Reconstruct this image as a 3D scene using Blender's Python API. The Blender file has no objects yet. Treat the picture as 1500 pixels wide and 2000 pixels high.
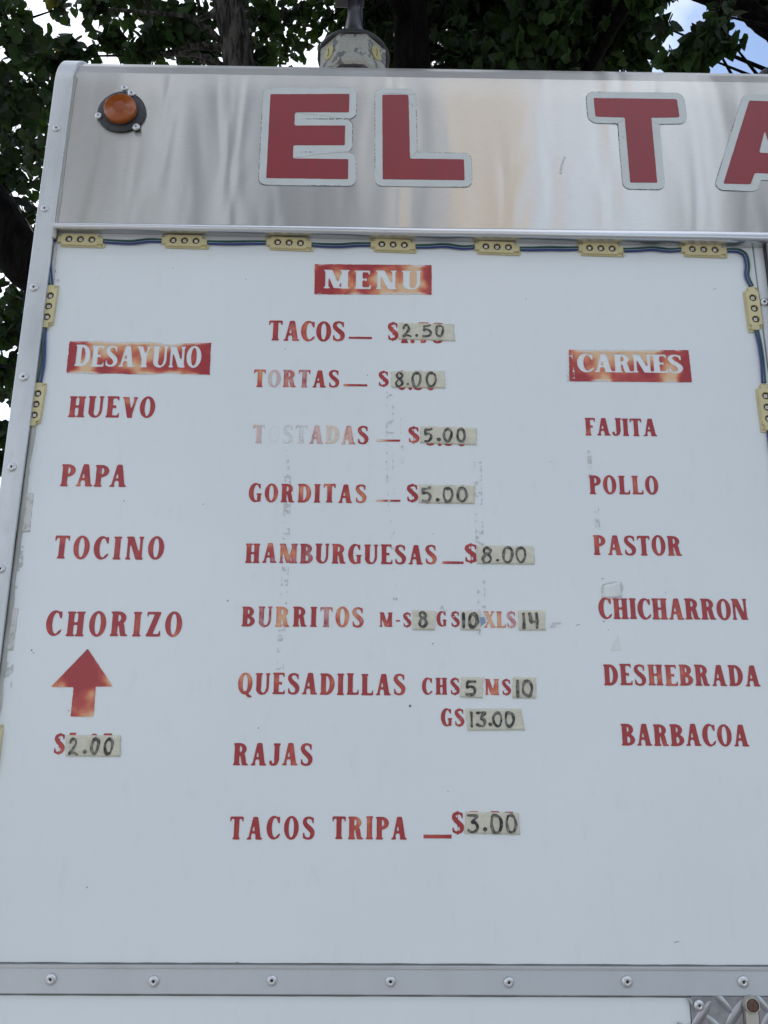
import bpy, math, random
import numpy as np
from mathutils import Vector, Matrix

random.seed(7); rng = np.random.default_rng(7)
scene = bpy.context.scene
C = scene.collection

# ------------------------------------------------------------------ camera
FPX = 1550.0                     # focal length in photograph pixels (1500 x 2000)
PITCH = math.atan(FPX/5935); YAW = math.radians(0.6); ROLL = 0.0069
CAM = Vector((0.0, -1.10, 1.65))
_f = Vector((math.sin(YAW)*math.cos(PITCH), math.cos(YAW)*math.cos(PITCH), math.sin(PITCH)))
_r0 = Vector((math.cos(YAW), -math.sin(YAW), 0)); _u0 = _r0.cross(_f)
_r = _r0*math.cos(ROLL)+_u0*math.sin(ROLL); _u = _u0*math.cos(ROLL)-_r0*math.sin(ROLL)
cam = bpy.data.cameras.new('camera'); camo = bpy.data.objects.new('camera', cam); C.objects.link(camo)
camo.matrix_world = Matrix(((_r.x,_u.x,-_f.x,CAM.x),(_r.y,_u.y,-_f.y,CAM.y),(_r.z,_u.z,-_f.z,CAM.z),(0,0,0,1)))
cam.sensor_fit = 'VERTICAL'; cam.sensor_height = 24; cam.lens = 24*FPX/2000
cam.clip_start = 0.05; cam.clip_end = 3000
scene.camera = camo
scene.render.resolution_x = 768; scene.render.resolution_y = 1024

# ------------------------------------------------------------------ sky, sun, exposure
SUN_EL, SUN_AZ = math.radians(38), math.radians(-18)   # azimuth from +Y towards +X: behind the truck
wd = bpy.data.worlds.new('World'); scene.world = wd; wd.use_nodes = True
nt = wd.node_tree; nt.nodes.clear()
def N(tree, t, **kw):
    n = tree.nodes.new(t)
    for k, v in kw.items(): setattr(n, k, v)
    return n
sky = N(nt, 'ShaderNodeTexSky', sky_type='NISHITA', sun_disc=False, sun_elevation=SUN_EL, sun_rotation=SUN_AZ)
sky.air_density = 1.0; sky.dust_density = 0.6; sky.ozone_density = 1.5
tc = N(nt, 'ShaderNodeTexCoord')
mp = N(nt, 'ShaderNodeMapping'); mp.inputs['Location'].default_value = (3.1, 0.4, 1.7); mp.inputs['Scale'].default_value = (1, 1, 1.4); mp.inputs['Rotation'].default_value = (0, 0, 0.36)
nz = N(nt, 'ShaderNodeTexNoise'); nz.inputs['Scale'].default_value = 1.3; nz.inputs['Detail'].default_value = 7; nz.inputs['Roughness'].default_value = 0.55
rp = N(nt, 'ShaderNodeValToRGB'); rp.color_ramp.elements[0].position = 0.42; rp.color_ramp.elements[1].position = 0.56
mx = N(nt, 'ShaderNodeMix', data_type='RGBA'); mx.inputs[7].default_value = (7.5, 8.0, 8.95, 1)
bg = N(nt, 'ShaderNodeBackground'); bg.inputs['Strength'].default_value = 0.11
wo = N(nt, 'ShaderNodeOutputWorld')
L = nt.links.new
L(tc.outputs['Generated'], mp.inputs['Vector']); L(mp.outputs[0], nz.inputs['Vector']); L(nz.outputs['Fac'], rp.inputs[0])
L(rp.outputs[0], mx.inputs[0]); L(sky.outputs[0], mx.inputs[6]); L(mx.outputs[2], bg.inputs['Color']); L(bg.outputs[0], wo.inputs[0])

sl = bpy.data.lights.new('sun', 'SUN'); sl.energy = 2.2; sl.angle = math.radians(0.5); sl.color = (1, 0.94, 0.84)
so = bpy.data.objects.new('sun', sl); C.objects.link(so)
sd = Vector((math.sin(SUN_AZ)*math.cos(SUN_EL), math.cos(SUN_AZ)*math.cos(SUN_EL), math.sin(SUN_EL)))
so.rotation_euler = sd.to_track_quat('Z', 'Y').to_euler(); so.location = (0, 0, 12)
scene.view_settings.view_transform = 'Standard'; scene.view_settings.look = 'None'
scene.view_settings.gamma = 1; scene.view_settings.use_curve_mapping = False
scene.view_settings.exposure = 0.94

# ------------------------------------------------------------------ helpers
def W(px, py, Y=0.0):
    """point of the photograph -> point on the vertical plane at depth Y"""
    d = _f + _r*((px-750)/FPX) + _u*((1000-py)/FPX)
    t = (Y-CAM.y)/d.y
    return CAM + d*t
def noise2(x, y, seed=0):
    def h(i, j):
        v = np.sin(i*127.1+j*311.7+seed*74.7)*43758.5453
        return v-np.floor(v)
    i = np.floor(x); j = np.floor(y); fx = x-i; fy = y-j
    fx = fx*fx*(3-2*fx); fy = fy*fy*(3-2*fy)
    return (h(i,j)*(1-fx)+h(i+1,j)*fx)*(1-fy)+(h(i,j+1)*(1-fx)+h(i+1,j+1)*fx)*fy
def fbm(x, y, seed=0, o=3):
    s = 0; a = 0.5; t = 0
    for k in range(o):
        s = s+a*noise2(x*2**k, y*2**k, seed+k); t += a; a *= 0.5
    return s/t
def link(name, me, parent=None, mat=None, smooth=False):
    o = bpy.data.objects.new(name, me); C.objects.link(o)
    if parent is not None: o.parent = parent
    if mat is not None and not me.materials: me.materials.append(mat)
    if smooth:
        me.polygons.foreach_set('use_smooth', [True]*len(me.polygons))
    return o
def mesh(name, v, f, parent=None, mat=None, smooth=False, attrs=None):
    me = bpy.data.meshes.new(name); me.from_pydata([tuple(a) for a in v], [], [tuple(a) for a in f]); me.update()
    if attrs:
        for k, a in attrs.items():
            at = me.attributes.new(k, 'FLOAT', 'POINT'); at.data.foreach_set('value', np.asarray(a, dtype=np.float32))
    return link(name, me, parent, mat, smooth)
def tag(o, label=None, cat=None, group=None, kind=None):
    if label: o['label'] = label
    if cat: o['category'] = cat
    if group: o['group'] = group
    if kind: o['kind'] = kind
    return o
def empty(name, loc, label=None, cat=None, group=None):
    o = bpy.data.objects.new(name, None); C.objects.link(o); o.location = loc; o.empty_display_size = 0.05
    return tag(o, label, cat, group)
class MB:
    def __init__(s): s.v = []; s.f = []
    def add(s, v, f):
        n = len(s.v); s.v += [tuple(a) for a in v]; s.f += [tuple(n+i for i in q) for q in f]; return s
    def box(s, x0, x1, y0, y1, z0, z1, b=0.0):
        if b <= 0:
            v = [(x,y,z) for x in (x0,x1) for y in (y0,y1) for z in (z0,z1)]
            f = [(0,1,3,2),(4,6,7,5),(0,4,5,1),(2,3,7,6),(0,2,6,4),(1,5,7,3)]
            return s.add(v, f)
        # chamfered box
        import bmesh
        bm = bmesh.new(); bmesh.ops.create_cube(bm, size=1)
        for q in bm.verts: q.co = Vector(((x0+x1)/2+q.co.x*(x1-x0), (y0+y1)/2+q.co.y*(y1-y0), (z0+z1)/2+q.co.z*(z1-z0)))
        bmesh.ops.bevel(bm, geom=bm.edges[:], offset=b, segments=2, affect='EDGES', profile=0.5)
        bm.verts.ensure_lookup_table(); bm.verts.index_update()
        s.add([q.co[:] for q in bm.verts], [[q.index for q in g.verts] for g in bm.faces]); bm.free(); return s
    def tube(s, pts, rad, n=8, cap=True):
        pts = [Vector(p) for p in pts]; m = len(pts)
        if not hasattr(rad, '__len__'): rad = [rad]*m
        v = []; prev = None
        for i, p in enumerate(pts):
            t = (pts[min(i+1,m-1)]-pts[max(i-1,0)]).normalized()
            if prev is None:
                a = Vector((0,0,1)) if abs(t.z) < .9 else Vector((1,0,0)); u = t.cross(a).normalized()
            else: u = (prev-t*prev.dot(t)).normalized()
            prev = u; w = t.cross(u)
            for k in range(n):
                c = 2*math.pi*k/n; v.append(p+(u*math.cos(c)+w*math.sin(c))*rad[i])
        f = [(i*n+k, i*n+(k+1)%n, (i+1)*n+(k+1)%n, (i+1)*n+k) for i in range(m-1) for k in range(n)]
        if cap: f += [tuple(range(n-1,-1,-1)), tuple((m-1)*n+k for k in range(n))]
        return s.add(v, f)
    def lathe(s, prof, c, axis='y-', n=24, cap0=True, cap1=True):
        """prof: list of (radius, height along the axis)"""
        v = []
        for r, h in prof:
            for k in range(n):
                a = 2*math.pi*k/n; x, z = r*math.cos(a), r*math.sin(a)
                v.append((c[0]+x, c[1]-h, c[2]+z) if axis == 'y-' else (c[0]+x, c[1]+z, c[2]+h))
        m = len(prof)
        f = [(i*n+k, i*n+(k+1)%n, (i+1)*n+(k+1)%n, (i+1)*n+k) for i in range(m-1) for k in range(n)]
        if cap0: f.append(tuple(range(n-1,-1,-1)))
        if cap1: f.append(tuple((m-1)*n+k for k in range(n)))
        return s.add(v, f)
    def build(s, name, mat, parent=None, smooth=False, angle=None):
        o = mesh(name, s.v, s.f, parent, mat, smooth)
        if angle is not None:
            o.data.polygons.foreach_set('use_smooth', [True]*len(o.data.polygons))
            o.data.set_sharp_from_angle(angle=math.radians(angle))
        return o

# ------------------------------------------------------------------ materials
def mat(name, col=(.5,.5,.5), rough=.5, metal=0.0, spec=.5):
    m = bpy.data.materials.new(name); m.use_nodes = True
    b = m.node_tree.nodes['Principled BSDF']
    b.inputs['Base Color'].default_value = (*col, 1); b.inputs['Roughness'].default_value = rough
    b.inputs['Metallic'].default_value = metal; b.inputs['Specular IOR Level'].default_value = spec
    return m, m.node_tree, b
def nz_node(t, scale, detail=4, rough=.55, vec=None, dist=0.0, stretch=None):
    n = N(t, 'ShaderNodeTexNoise'); n.inputs['Scale'].default_value = scale; n.inputs['Detail'].default_value = detail
    n.inputs['Roughness'].default_value = rough; n.inputs['Distortion'].default_value = dist
    c = N(t, 'ShaderNodeTexCoord'); src = c.outputs['Object']
    if stretch:
        mpn = N(t, 'ShaderNodeMapping'); mpn.inputs['Scale'].default_value = stretch; t.links.new(src, mpn.inputs[0]); src = mpn.outputs[0]
    t.links.new(src, n.inputs['Vector']); return n
def ramp(t, src, p0, p1, c0=(0,0,0), c1=(1,1,1)):
    r = N(t, 'ShaderNodeValToRGB'); e = r.color_ramp.elements
    e[0].position = p0; e[1].position = p1; e[0].color = (*c0,1); e[1].color = (*c1,1)
    t.links.new(src, r.inputs[0]); return r
def mixc(t, fac, a, b, blend='MIX'):
    m = N(t, 'ShaderNodeMix', data_type='RGBA', blend_type=blend)
    for i, s in ((0,fac),(6,a),(7,b)):
        if isinstance(s, (int,float)): m.inputs[i].default_value = s
        elif isinstance(s, tuple): m.inputs[i].default_value = (*s,1)
        else: t.links.new(s, m.inputs[i])
    return m.outputs[2]
def math_(t, op, a, b=0.0, clamp=False):
    m = N(t, 'ShaderNodeMath', operation=op, use_clamp=clamp)
    for i, s in ((0,a),(1,b)):
        if isinstance(s, (int,float)): m.inputs[i].default_value = s
        else: t.links.new(s, m.inputs[i])
    return m.outputs[0]
def bump(t, b, h, strength, dist=0.001):
    n = N(t, 'ShaderNodeBump'); n.inputs['Strength'].default_value = strength; n.inputs['Distance'].default_value = dist
    t.links.new(h, n.inputs['Height']); t.links.new(n.outputs[0], b.inputs['Normal']); return n

PANEL = (.70,.715,.73)
# white painted sheet: faint mottling, soft gloss, slow waves
M_panel, t, b = mat('white_paint', PANEL, .32)
n1 = nz_node(t, 3.0, 5); n2 = nz_node(t, 60, 4, stretch=(1,1,.35)); n3 = nz_node(t, 420, 2)
c = mixc(t, ramp(t, n1.outputs[0], .3, .75).outputs[0], (.70,.735,.755), (.665,.70,.72))
c = mixc(t, ramp(t, n2.outputs[0], .58, .80, (0,0,0), (.22,.22,.22)).outputs[0], c, (.56,.55,.52))
c = mixc(t, ramp(t, n3.outputs[0], .70, .78, (0,0,0), (.30,.30,.30)).outputs[0], c, (.45,.43,.40))
t.links.new(c, b.inputs['Base Color']); bump(t, b, nz_node(t, 5, 3).outputs[0], .25, .004)

def trim_mat(name, base, dirt, rough, metal):
    m, t, b = mat(name, base, rough, metal)
    a = nz_node(t, 14, 6, .65, stretch=(1,1,.25)); g = nz_node(t, 90, 5, .6)
    c = mixc(t, ramp(t, a.outputs[0], .42, .80, (0,0,0), (.8,.8,.8)).outputs[0], base, dirt)
    c = mixc(t, ramp(t, g.outputs[0], .60, .82, (0,0,0), (.5,.5,.5)).outputs[0], c, dirt)
    t.links.new(c, b.inputs['Base Color']); bump(t, b, g.outputs[0], .15, .001); return m
M_trim = trim_mat('white_trim', (.60,.62,.64), (.36,.37,.37), .38, .25)
M_alu = trim_mat('satin_aluminium', (.52,.53,.55), (.42,.42,.43), .42, .75)
M_strip = trim_mat('belt_aluminium', (.54,.565,.60), (.49,.505,.535), .5, .55)
M_caulk = trim_mat('old_sealant', (.46,.46,.44), (.07,.068,.062), .8, 0)

# brushed sheet metal of the fascia
M_brush, t, b = mat('brushed_aluminium', (.72,.72,.72), .34, 1.0)
a = nz_node(t, 1.0, 5, .6, stretch=(60,1,1200)); w1 = nz_node(t, 1.0, 1, .5, stretch=(5,1,1.0)); w2 = nz_node(t, 1.0, 1, .4, stretch=(13,1,2.6), dist=1.1)
sp = nz_node(t, 160, 4, .7, stretch=(1,1,.4))
c = mixc(t, ramp(t, a.outputs[0], .3, .7).outputs[0], (.50,.485,.455), (.575,.555,.52))
c = mixc(t, ramp(t, sp.outputs[0], .60, .85, (0,0,0), (.22,.22,.22)).outputs[0], c, (.48,.45,.40))
t.links.new(c, b.inputs['Base Color'])
b.inputs['Anisotropic'].default_value = .93
tg = N(t, 'ShaderNodeCombineXYZ'); tg.inputs[2].default_value = 1.0; t.links.new(tg.outputs[0], b.inputs['Tangent'])
hs = math_(t, 'ADD', math_(t, 'MULTIPLY', w1.outputs[0], 1.0), math_(t, 'MULTIPLY', w2.outputs[0], .20))
bn = bump(t, b, hs, .8, .012)

rr = ramp(t, sp.outputs[0], .3, .8, (.275,.275,.275), (.295,.295,.295)); t.links.new(rr.outputs[0], b.inputs['Roughness'])

M_rail, t, b = mat('rail_aluminium', (.60,.61,.63), .30, .9)
a = nz_node(t, 1, 4, stretch=(30,200,500)); bump(t, b, a.outputs[0], .1, .0005)
M_rivet, t, b = mat('rivet_metal', (.58,.58,.60), .33, .85)
g = nz_node(t, 300, 4); c = mixc(t, ramp(t, g.outputs[0], .5, .8).outputs[0], (.62,.62,.64), (.32,.31,.30)); t.links.new(c, b.inputs['Base Color'])
M_hole, t, b = mat('dark_hole', (.03,.03,.03), .8)

# spray paint: red that thins to orange and to nothing
M_spray, t, b = mat('red_spray_paint', (.42,.05,.05), .34)
at_f = N(t, 'ShaderNodeAttribute'); at_f.attribute_name = 'fade'
at_w = N(t, 'ShaderNodeAttribute'); at_w.attribute_name = 'warm'
at_e = N(t, 'ShaderNodeAttribute'); at_e.attribute_name = 'edge'
n1 = nz_node(t, 26, 2, .5); n2 = nz_node(t, 500, 3, .6); n3 = nz_node(t, 70, 2)
v = math_(t, 'ADD', n1.outputs[0], math_(t, 'MULTIPLY', at_w.outputs['Fac'], .38))
v = math_(t, 'ADD', v, math_(t, 'MULTIPLY', at_f.outputs['Fac'], .30))
v = math_(t, 'SUBTRACT', v, math_(t, 'MULTIPLY', at_e.outputs['Fac'], .06))
v = math_(t, 'ADD', v, math_(t, 'MULTIPLY', math_(t, 'SUBTRACT', n2.outputs[0], .5), .10))
r = N(t, 'ShaderNodeValToRGB'); e = r.color_ramp.elements
e[0].position = .50; e[0].color = (.33,.030,.036,1); e[1].position = .88; e[1].color = (.66,.44,.27,1)
q = e.new(.64); q.color = (.43,.062,.050,1); q = e.new(.76); q.color = (.60,.22,.11,1)
t.links.new(v, r.inputs[0])
fv = math_(t, 'ADD', at_f.outputs['Fac'], math_(t, 'MULTIPLY', math_(t, 'SUBTRACT', n3.outputs[0], .5), .7))
fv = math_(t, 'SUBTRACT', fv, math_(t, 'MULTIPLY', at_e.outputs['Fac'], .10))
fr = ramp(t, fv, .30, .95)
c = mixc(t, fr.outputs[0], r.outputs[0], (.683,.718,.738))
t.links.new(ramp(t, fv, .62, 1.0, (1,1,1), (.06,.06,.06)).outputs[0], b.inputs['Alpha'])   # worn away: the panel shows through
t.links.new(c, b.inputs['Base Color'])

M_vred, t, b = mat('red_vinyl', (.40,.045,.06), .38)
g = nz_node(t, 40, 4, stretch=(1,1,.4)); c = mixc(t, ramp(t, g.outputs[0], .35, .75).outputs[0], (.25,.020,.030), (.215,.024,.032)); t.links.new(c, b.inputs['Base Color'])
M_vwhite, t, b = mat('white_vinyl', (.60,.63,.63), .4)
ate = N(t, 'ShaderNodeAttribute'); ate.attribute_name = 'edge'
g = nz_node(t, 260, 3, .6); g2 = nz_node(t, 22, 3)
ed = math_(t, 'MULTIPLY', ramp(t, ate.outputs['Fac'], .55, .80).outputs[0], math_(t, 'MULTIPLY', ramp(t, g.outputs[0], .42, .52).outputs[0], ramp(t, nz_node(t, 14, 2).outputs[0], .44, .60).outputs[0]))
c = mixc(t, ramp(t, g2.outputs[0], .3, .8).outputs[0], (.54,.575,.575), (.485,.51,.505)); c = mixc(t, ed, c, (.06,.06,.055)); t.links.new(c, b.inputs['Base Color'])

M_tape, t, b = mat('masking_tape', (.66,.64,.52), .6)
g = nz_node(t, 70, 5, .6); g2 = nz_node(t, 300, 3)
c = mixc(t, ramp(t, g.outputs[0], .3, .75).outputs[0], (.78,.75,.61), (.66,.63,.50)); c = mixc(t, ramp(t, g2.outputs[0], .55, .8, (0,0,0), (.4,.4,.4)).outputs[0], c, (.38,.36,.29))
t.links.new(c, b.inputs['Base Color']); bump(t, b, nz_node(t, 45, 6, .7, dist=1.2, stretch=(.6,1,1.6)).outputs[0], .8, .003)
tr = N(t, 'ShaderNodeBsdfTransparent'); ms = N(t, 'ShaderNodeMixShader'); ms.inputs[0].default_value = .74
out = t.nodes['Material Output']; t.links.new(tr.outputs[0], ms.inputs[1]); t.links.new(b.outputs[0], ms.inputs[2]); t.links.new(ms.outputs[0], out.inputs[0])
M_marker, t, b = mat('black_marker', (.035,.035,.035), .5)
g = nz_node(t, 160, 4, .6); c = mixc(t, ramp(t, g.outputs[0], .40, .72).outputs[0], (.018,.018,.018), (.26,.25,.22)); t.links.new(c, b.inputs['Base Color'])
M_oldtape, t, b = mat('old_white_tape', (.60,.60,.585), .6)
g = nz_node(t, 55, 6, .65, dist=1.5); c = mixc(t, ramp(t, g.outputs[0], .36, .52).outputs[0], (.40,.40,.38), (.60,.60,.585)); t.links.new(c, b.inputs['Base Color']); bump(t, b, g.outputs[0], .6, .003)
M_residue, t, b = mat('adhesive_residue', (.42,.42,.40), .7)
g = nz_node(t, 200, 5, .7); c = mixc(t, ramp(t, g.outputs[0], .40, .62).outputs[0], (.43,.44,.44), (.62,.64,.65)); t.links.new(c, b.inputs['Base Color'])
M_dirt, t, b = mat('grime', (.16,.155,.14), .8)
M_clear, t, b = mat('old_clear_tape', (.66,.68,.68), .25)
g = nz_node(t, 60, 4); c = mixc(t, ramp(t, g.outputs[0], .3, .7).outputs[0], (.70,.72,.71), (.60,.62,.62)); t.links.new(c, b.inputs['Base Color']); bump(t, b, g.outputs[0], .4, .003)

M_led, t, b = mat('yellowed_plastic', (.50,.44,.24), .42)
g = nz_node(t, 35, 4); c = mixc(t, ramp(t, g.outputs[0], .3, .75).outputs[0], (.60,.53,.31), (.50,.44,.24)); t.links.new(c, b.inputs['Base Color'])
M_cup, t, b = mat('led_cup', (.10,.078,.035), .9, 0, .1)
M_chip, t, b = mat('led_chip_white', (.62,.60,.58), .4)
M_chipy, t, b = mat('led_phosphor', (.34,.31,.27), .3)
M_wblack, t, b = mat('black_wire', (.012,.018,.018), .32)
M_wgreen, t, b = mat('green_wire', (.018,.075,.07), .32)
M_wpale, t, b = mat('pale_wire', (.26,.40,.44), .32)
M_wblue, t, b = mat('blue_wire', (.022,.035,.17), .32)
M_rubber, t, b = mat('black_rubber', (.010,.011,.015), .45)
g = nz_node(t, 120, 4); c = mixc(t, ramp(t, g.outputs[0], .4, .8).outputs[0], (.009,.010,.014), (.03,.03,.034)); t.links.new(c, b.inputs['Base Color'])
M_amber, t, b = mat('amber_lens', (.42,.10,.008), .24); b.inputs['Coat Weight'].default_value = .4
b.inputs['Transmission Weight'].default_value = .25; b.inputs['IOR'].default_value = 1.45
M_amberd, t, b = mat('amber_bulb_shade', (.24,.055,.012), .3)

M_tread, t, b = mat('tread_aluminium', (.40,.40,.43), .30, .9)
g = nz_node(t, 55, 5, .6); c = mixc(t, ramp(t, g.outputs[0], .35, .7).outputs[0], (.42,.42,.45), (.28,.28,.31)); t.links.new(c, b.inputs['Base Color']); bump(t, b, g.outputs[0], .3, .002)
M_rust, t, b = mat('rusty_iron', (.10,.05,.035), .8)
g = nz_node(t, 160, 5, .7); c = mixc(t, ramp(t, g.outputs[0], .35, .7).outputs[0], (.055,.03,.025), (.17,.085,.055)); t.links.new(c, b.inputs['Base Color']); bump(t, b, g.outputs[0], .6, .002)
M_latch, t, b = mat('latch_metal', (.42,.40,.36), .45, .5)

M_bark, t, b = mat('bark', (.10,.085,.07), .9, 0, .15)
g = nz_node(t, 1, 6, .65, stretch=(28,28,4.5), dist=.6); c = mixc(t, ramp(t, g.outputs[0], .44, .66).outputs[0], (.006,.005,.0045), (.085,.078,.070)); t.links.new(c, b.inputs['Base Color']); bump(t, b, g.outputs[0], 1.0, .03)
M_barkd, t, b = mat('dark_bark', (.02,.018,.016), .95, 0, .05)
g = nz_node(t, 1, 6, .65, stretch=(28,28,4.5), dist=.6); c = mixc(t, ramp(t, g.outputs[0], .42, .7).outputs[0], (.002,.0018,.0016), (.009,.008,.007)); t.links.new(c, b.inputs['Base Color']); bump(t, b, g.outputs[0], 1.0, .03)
M_leaf, t, b = mat('leaf', (.035,.06,.02), .62, 0, .18)
at = N(t, 'ShaderNodeAttribute'); at.attribute_name = 'rnd'
r = N(t, 'ShaderNodeValToRGB'); e = r.color_ramp.elements; e[0].position = 0; e[0].color = (.006,.011,.006,1); e[1].position = 1; e[1].color = (.16,.13,.02,1)
q = e.new(.5); q.color = (.011,.024,.007,1); q = e.new(.93); q.color = (.020,.045,.010,1); q = e.new(.985); q.color = (.03,.05,.012,1)
t.links.new(at.outputs['Fac'], r.inputs[0]); t.links.new(r.outputs[0], b.inputs['Base Color'])
trl = N(t, 'ShaderNodeBsdfTranslucent'); t.links.new(mixc(t, .5, r.outputs[0], (.05,.11,.012)), trl.inputs[0])
ms = N(t, 'ShaderNodeMixShader'); ms.inputs[0].default_value = .16
t.links.new(b.outputs[0], ms.inputs[1]); t.links.new(trl.outputs[0], ms.inputs[2]); t.links.new(ms.outputs[0], t.nodes['Material Output'].inputs[0])

M_black, t, b = mat('black_enamel', (.015,.015,.018), .35)
M_peel, t, b = mat('peeling_white_paint', (.5,.5,.47), .7)
g = nz_node(t, 16, 5, .6, dist=.3); g2 = nz_node(t, 90, 5, .7)
c = mixc(t, ramp(t, g2.outputs[0], .3, .7).outputs[0], (.27,.275,.25), (.36,.355,.33)); c = mixc(t, ramp(t, g.outputs[0], .54, .57).outputs[0], c, (.13,.135,.14))
t.links.new(c, b.inputs['Base Color']); bump(t, b, g.outputs[0], .4, .005)
M_yellow, t, b = mat('yellowed_plug', (.42,.38,.17), .6)
g = nz_node(t, 60, 4); c = mixc(t, ramp(t, g.outputs[0], .35, .7).outputs[0], (.45,.41,.19), (.28,.25,.11)); t.links.new(c, b.inputs['Base Color'])

M_ground, t, b = mat('concrete_ground', (.34,.32,.29), .85)
g = nz_node(t, 1.2, 8, .6); c = mixc(t, ramp(t, g.outputs[0], .3, .7).outputs[0], (.30,.285,.26), (.38,.36,.33)); t.links.new(c, b.inputs['Base Color']); bump(t, b, nz_node(t, 80, 5).outputs[0], .3, .005)
M_stucco, t, b = mat('tan_stucco', (.60,.45,.27), .85)
g = nz_node(t, 40, 5); bump(t, b, g.outputs[0], .4, .005)
M_roofing, t, b = mat('roof_tiles', (.25,.12,.08), .8)
M_glass, t, b = mat('window_glass', (.03,.035,.04), .05)
M_tyre, t, b = mat('tyre_rubber', (.02,.02,.02), .8)

# ------------------------------------------------------------------ outline meshes from 2-D fields
def gauss(a, s):
    if s < .3: return a
    r = int(3*s)+1; k = np.exp(-.5*(np.arange(-r, r+1)/s)**2); k /= k.sum()
    p = np.pad(a, r, mode='edge')
    p = sum(k[i]*p[i:i+a.shape[0], :] for i in range(2*r+1))
    return sum(k[i]*p[:, i:i+a.shape[1]] for i in range(2*r+1))
def contour(F, lev=.5):
    """cells where F > lev -> vertices in grid units and polygons"""
    H_, W_ = F.shape; ins = F > lev
    vid = {}; V = []
    def vert(key, x, y):
        i = vid.get(key)
        if i is None: i = len(V); vid[key] = i; V.append((x, y))
        return i
    faces = []
    a = ins[:-1,:-1]; b_ = ins[:-1,1:]; c_ = ins[1:,1:]; d_ = ins[1:,:-1]
    anyc = a | b_ | c_ | d_
    js, is_ = np.nonzero(anyc)
    Fl = F
    for j, i in zip(js.tolist(), is_.tolist()):
        cor = ((i,j),(i+1,j),(i+1,j+1),(i,j+1)); poly = []
        for k in range(4):
            x0, y0 = cor[k]; x1, y1 = cor[(k+1)%4]
            p, q = ins[y0,x0], ins[y1,x1]
            if p: poly.append(vert((x0,y0), x0, y0))
            if p != q:
                f0, f1 = Fl[y0,x0], Fl[y1,x1]; s = (lev-f0)/(f1-f0); s = min(max(s,.02),.98)
                if (x0,y0) < (x1,y1): key = (x0,y0,x1,y1)
                else: key = (x1,y1,x0,y0)
                poly.append(vert(key, x0+(x1-x0)*s, y0+(y1-y0)*s))
        if len(poly) >= 3: faces.append(tuple(poly))
    return V, faces
def sheet(name, F, x0, z0, cell, y, matr, parent, attrs=None, thick=0.0, yfun=None):
    V, faces = contour(F)
    if not V: return None
    V = np.array(V)
    X = x0+V[:,0]*cell; Z = z0+V[:,1]*cell
    Yv = np.full(len(X), y) if yfun is None else yfun(X, Z)
    verts = list(zip(X.tolist(), Yv.tolist(), Z.tolist()))
    at = {}
    if attrs:
        gi = np.clip(np.round(V[:,0]).astype(int), 0, F.shape[1]-1); gj = np.clip(np.round(V[:,1]).astype(int), 0, F.shape[0]-1)
        for k, A in attrs.items(): at[k] = A[gj, gi] if hasattr(A, 'shape') else np.full(len(X), A)
    fs = list(faces)
    if thick > 0:
        cnt = {}
        for f in faces:
            for k in range(len(f)):
                p, q = f[k], f[(k+1)%len(f)]
                if (q,p) in cnt: del cnt[(q,p)]
                else: cnt[(p,q)] = 1
        n = len(verts); mp_ = {}
        for (p,q) in list(cnt):
            for u in (p,q):
                if u not in mp_:
                    mp_[u] = len(verts); verts.append((verts[u][0], verts[u][1]+thick, verts[u][2]))
                    for k in at: at[k] = np.append(at[k], at[k][u])
            fs.append((q, p, mp_[p], mp_[q]))
    return mesh(name, verts, fs, parent, matr, attrs=at or None)

# glyph primitives (u to the right, v up, cap height 1)
def poly(P):
    P = [np.array(p, float) for p in P]
    A = sum(P[i][0]*P[(i+1)%len(P)][1]-P[(i+1)%len(P)][0]*P[i][1] for i in range(len(P)))
    if A < 0: P = P[::-1]
    def f(u, v):
        r = None
        for i in range(len(P)):
            a, b_ = P[i], P[(i+1)%len(P)]; e_ = b_-a; l = math.hypot(*e_)
            d = ((v-a[1])*(-e_[0])+(u-a[0])*e_[1])/l
            r = d if r is None else np.maximum(r, d)
        return r
    return f
def rect(a, b_, c_, d_): return poly([(a,c_),(b_,c_),(b_,d_),(a,d_)])
def ell(cx, cy, rx, ry):
    return lambda u, v: (np.sqrt(((u-cx)/rx)**2+((v-cy)/ry)**2)-1)*min(rx, ry)
def uni(*fs): return lambda u, v: np.minimum.reduce([f(u, v) for f in fs])
def sub(f, g): return lambda u, v: np.maximum(f(u, v), -g(u, v))
def inter(f, g): return lambda u, v: np.maximum(f(u, v), g(u, v))
def stroke(P):
    """P: (u, v, radius) control points, Catmull-Rom"""
    P = np.array(P, float); Q = []
    n = len(P)
    for i in range(n-1):
        p0 = P[max(i-1,0)]; p1 = P[i]; p2 = P[i+1]; p3 = P[min(i+2,n-1)]
        for s in np.linspace(0, 1, 13)[:-1]:
            Q.append(.5*((2*p1)+(-p0+p2)*s+(2*p0-5*p1+4*p2-p3)*s*s+(-p0+3*p1-3*p2+p3)*s**3))
    Q.append(P[-1])
    def f(u, v):
        r = None
        for x, y, w in Q:
            d = np.hypot(u-x, v-y)-w
            r = d if r is None else np.minimum(r, d)
        return r
    return f
S_, T_, SH, SE = .235, .10, .075, .06
def stem(x, s=S_, top=True, bot=True, y0=0, y1=1):
    fs = [rect(x, x+s, y0, y1)]
    if bot: fs += [rect(x-SE, x+s+SE, y0, y0+SH), poly([(x-SE*.4, y0), (x+s+SE*.4, y0), (x+s*.9, y0+SH*2.2), (x+s*.1, y0+SH*2.2)])]
    if top: fs += [rect(x-SE, x+s+SE, y1-SH, y1), poly([(x-SE*.4, y1), (x+s+SE*.4, y1), (x+s*.9, y1-SH*2.2), (x+s*.1, y1-SH*2.2)])]
    return uni(*fs)
def thin(x, **k): return stem(x, s=T_*1.15, **k)
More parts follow.
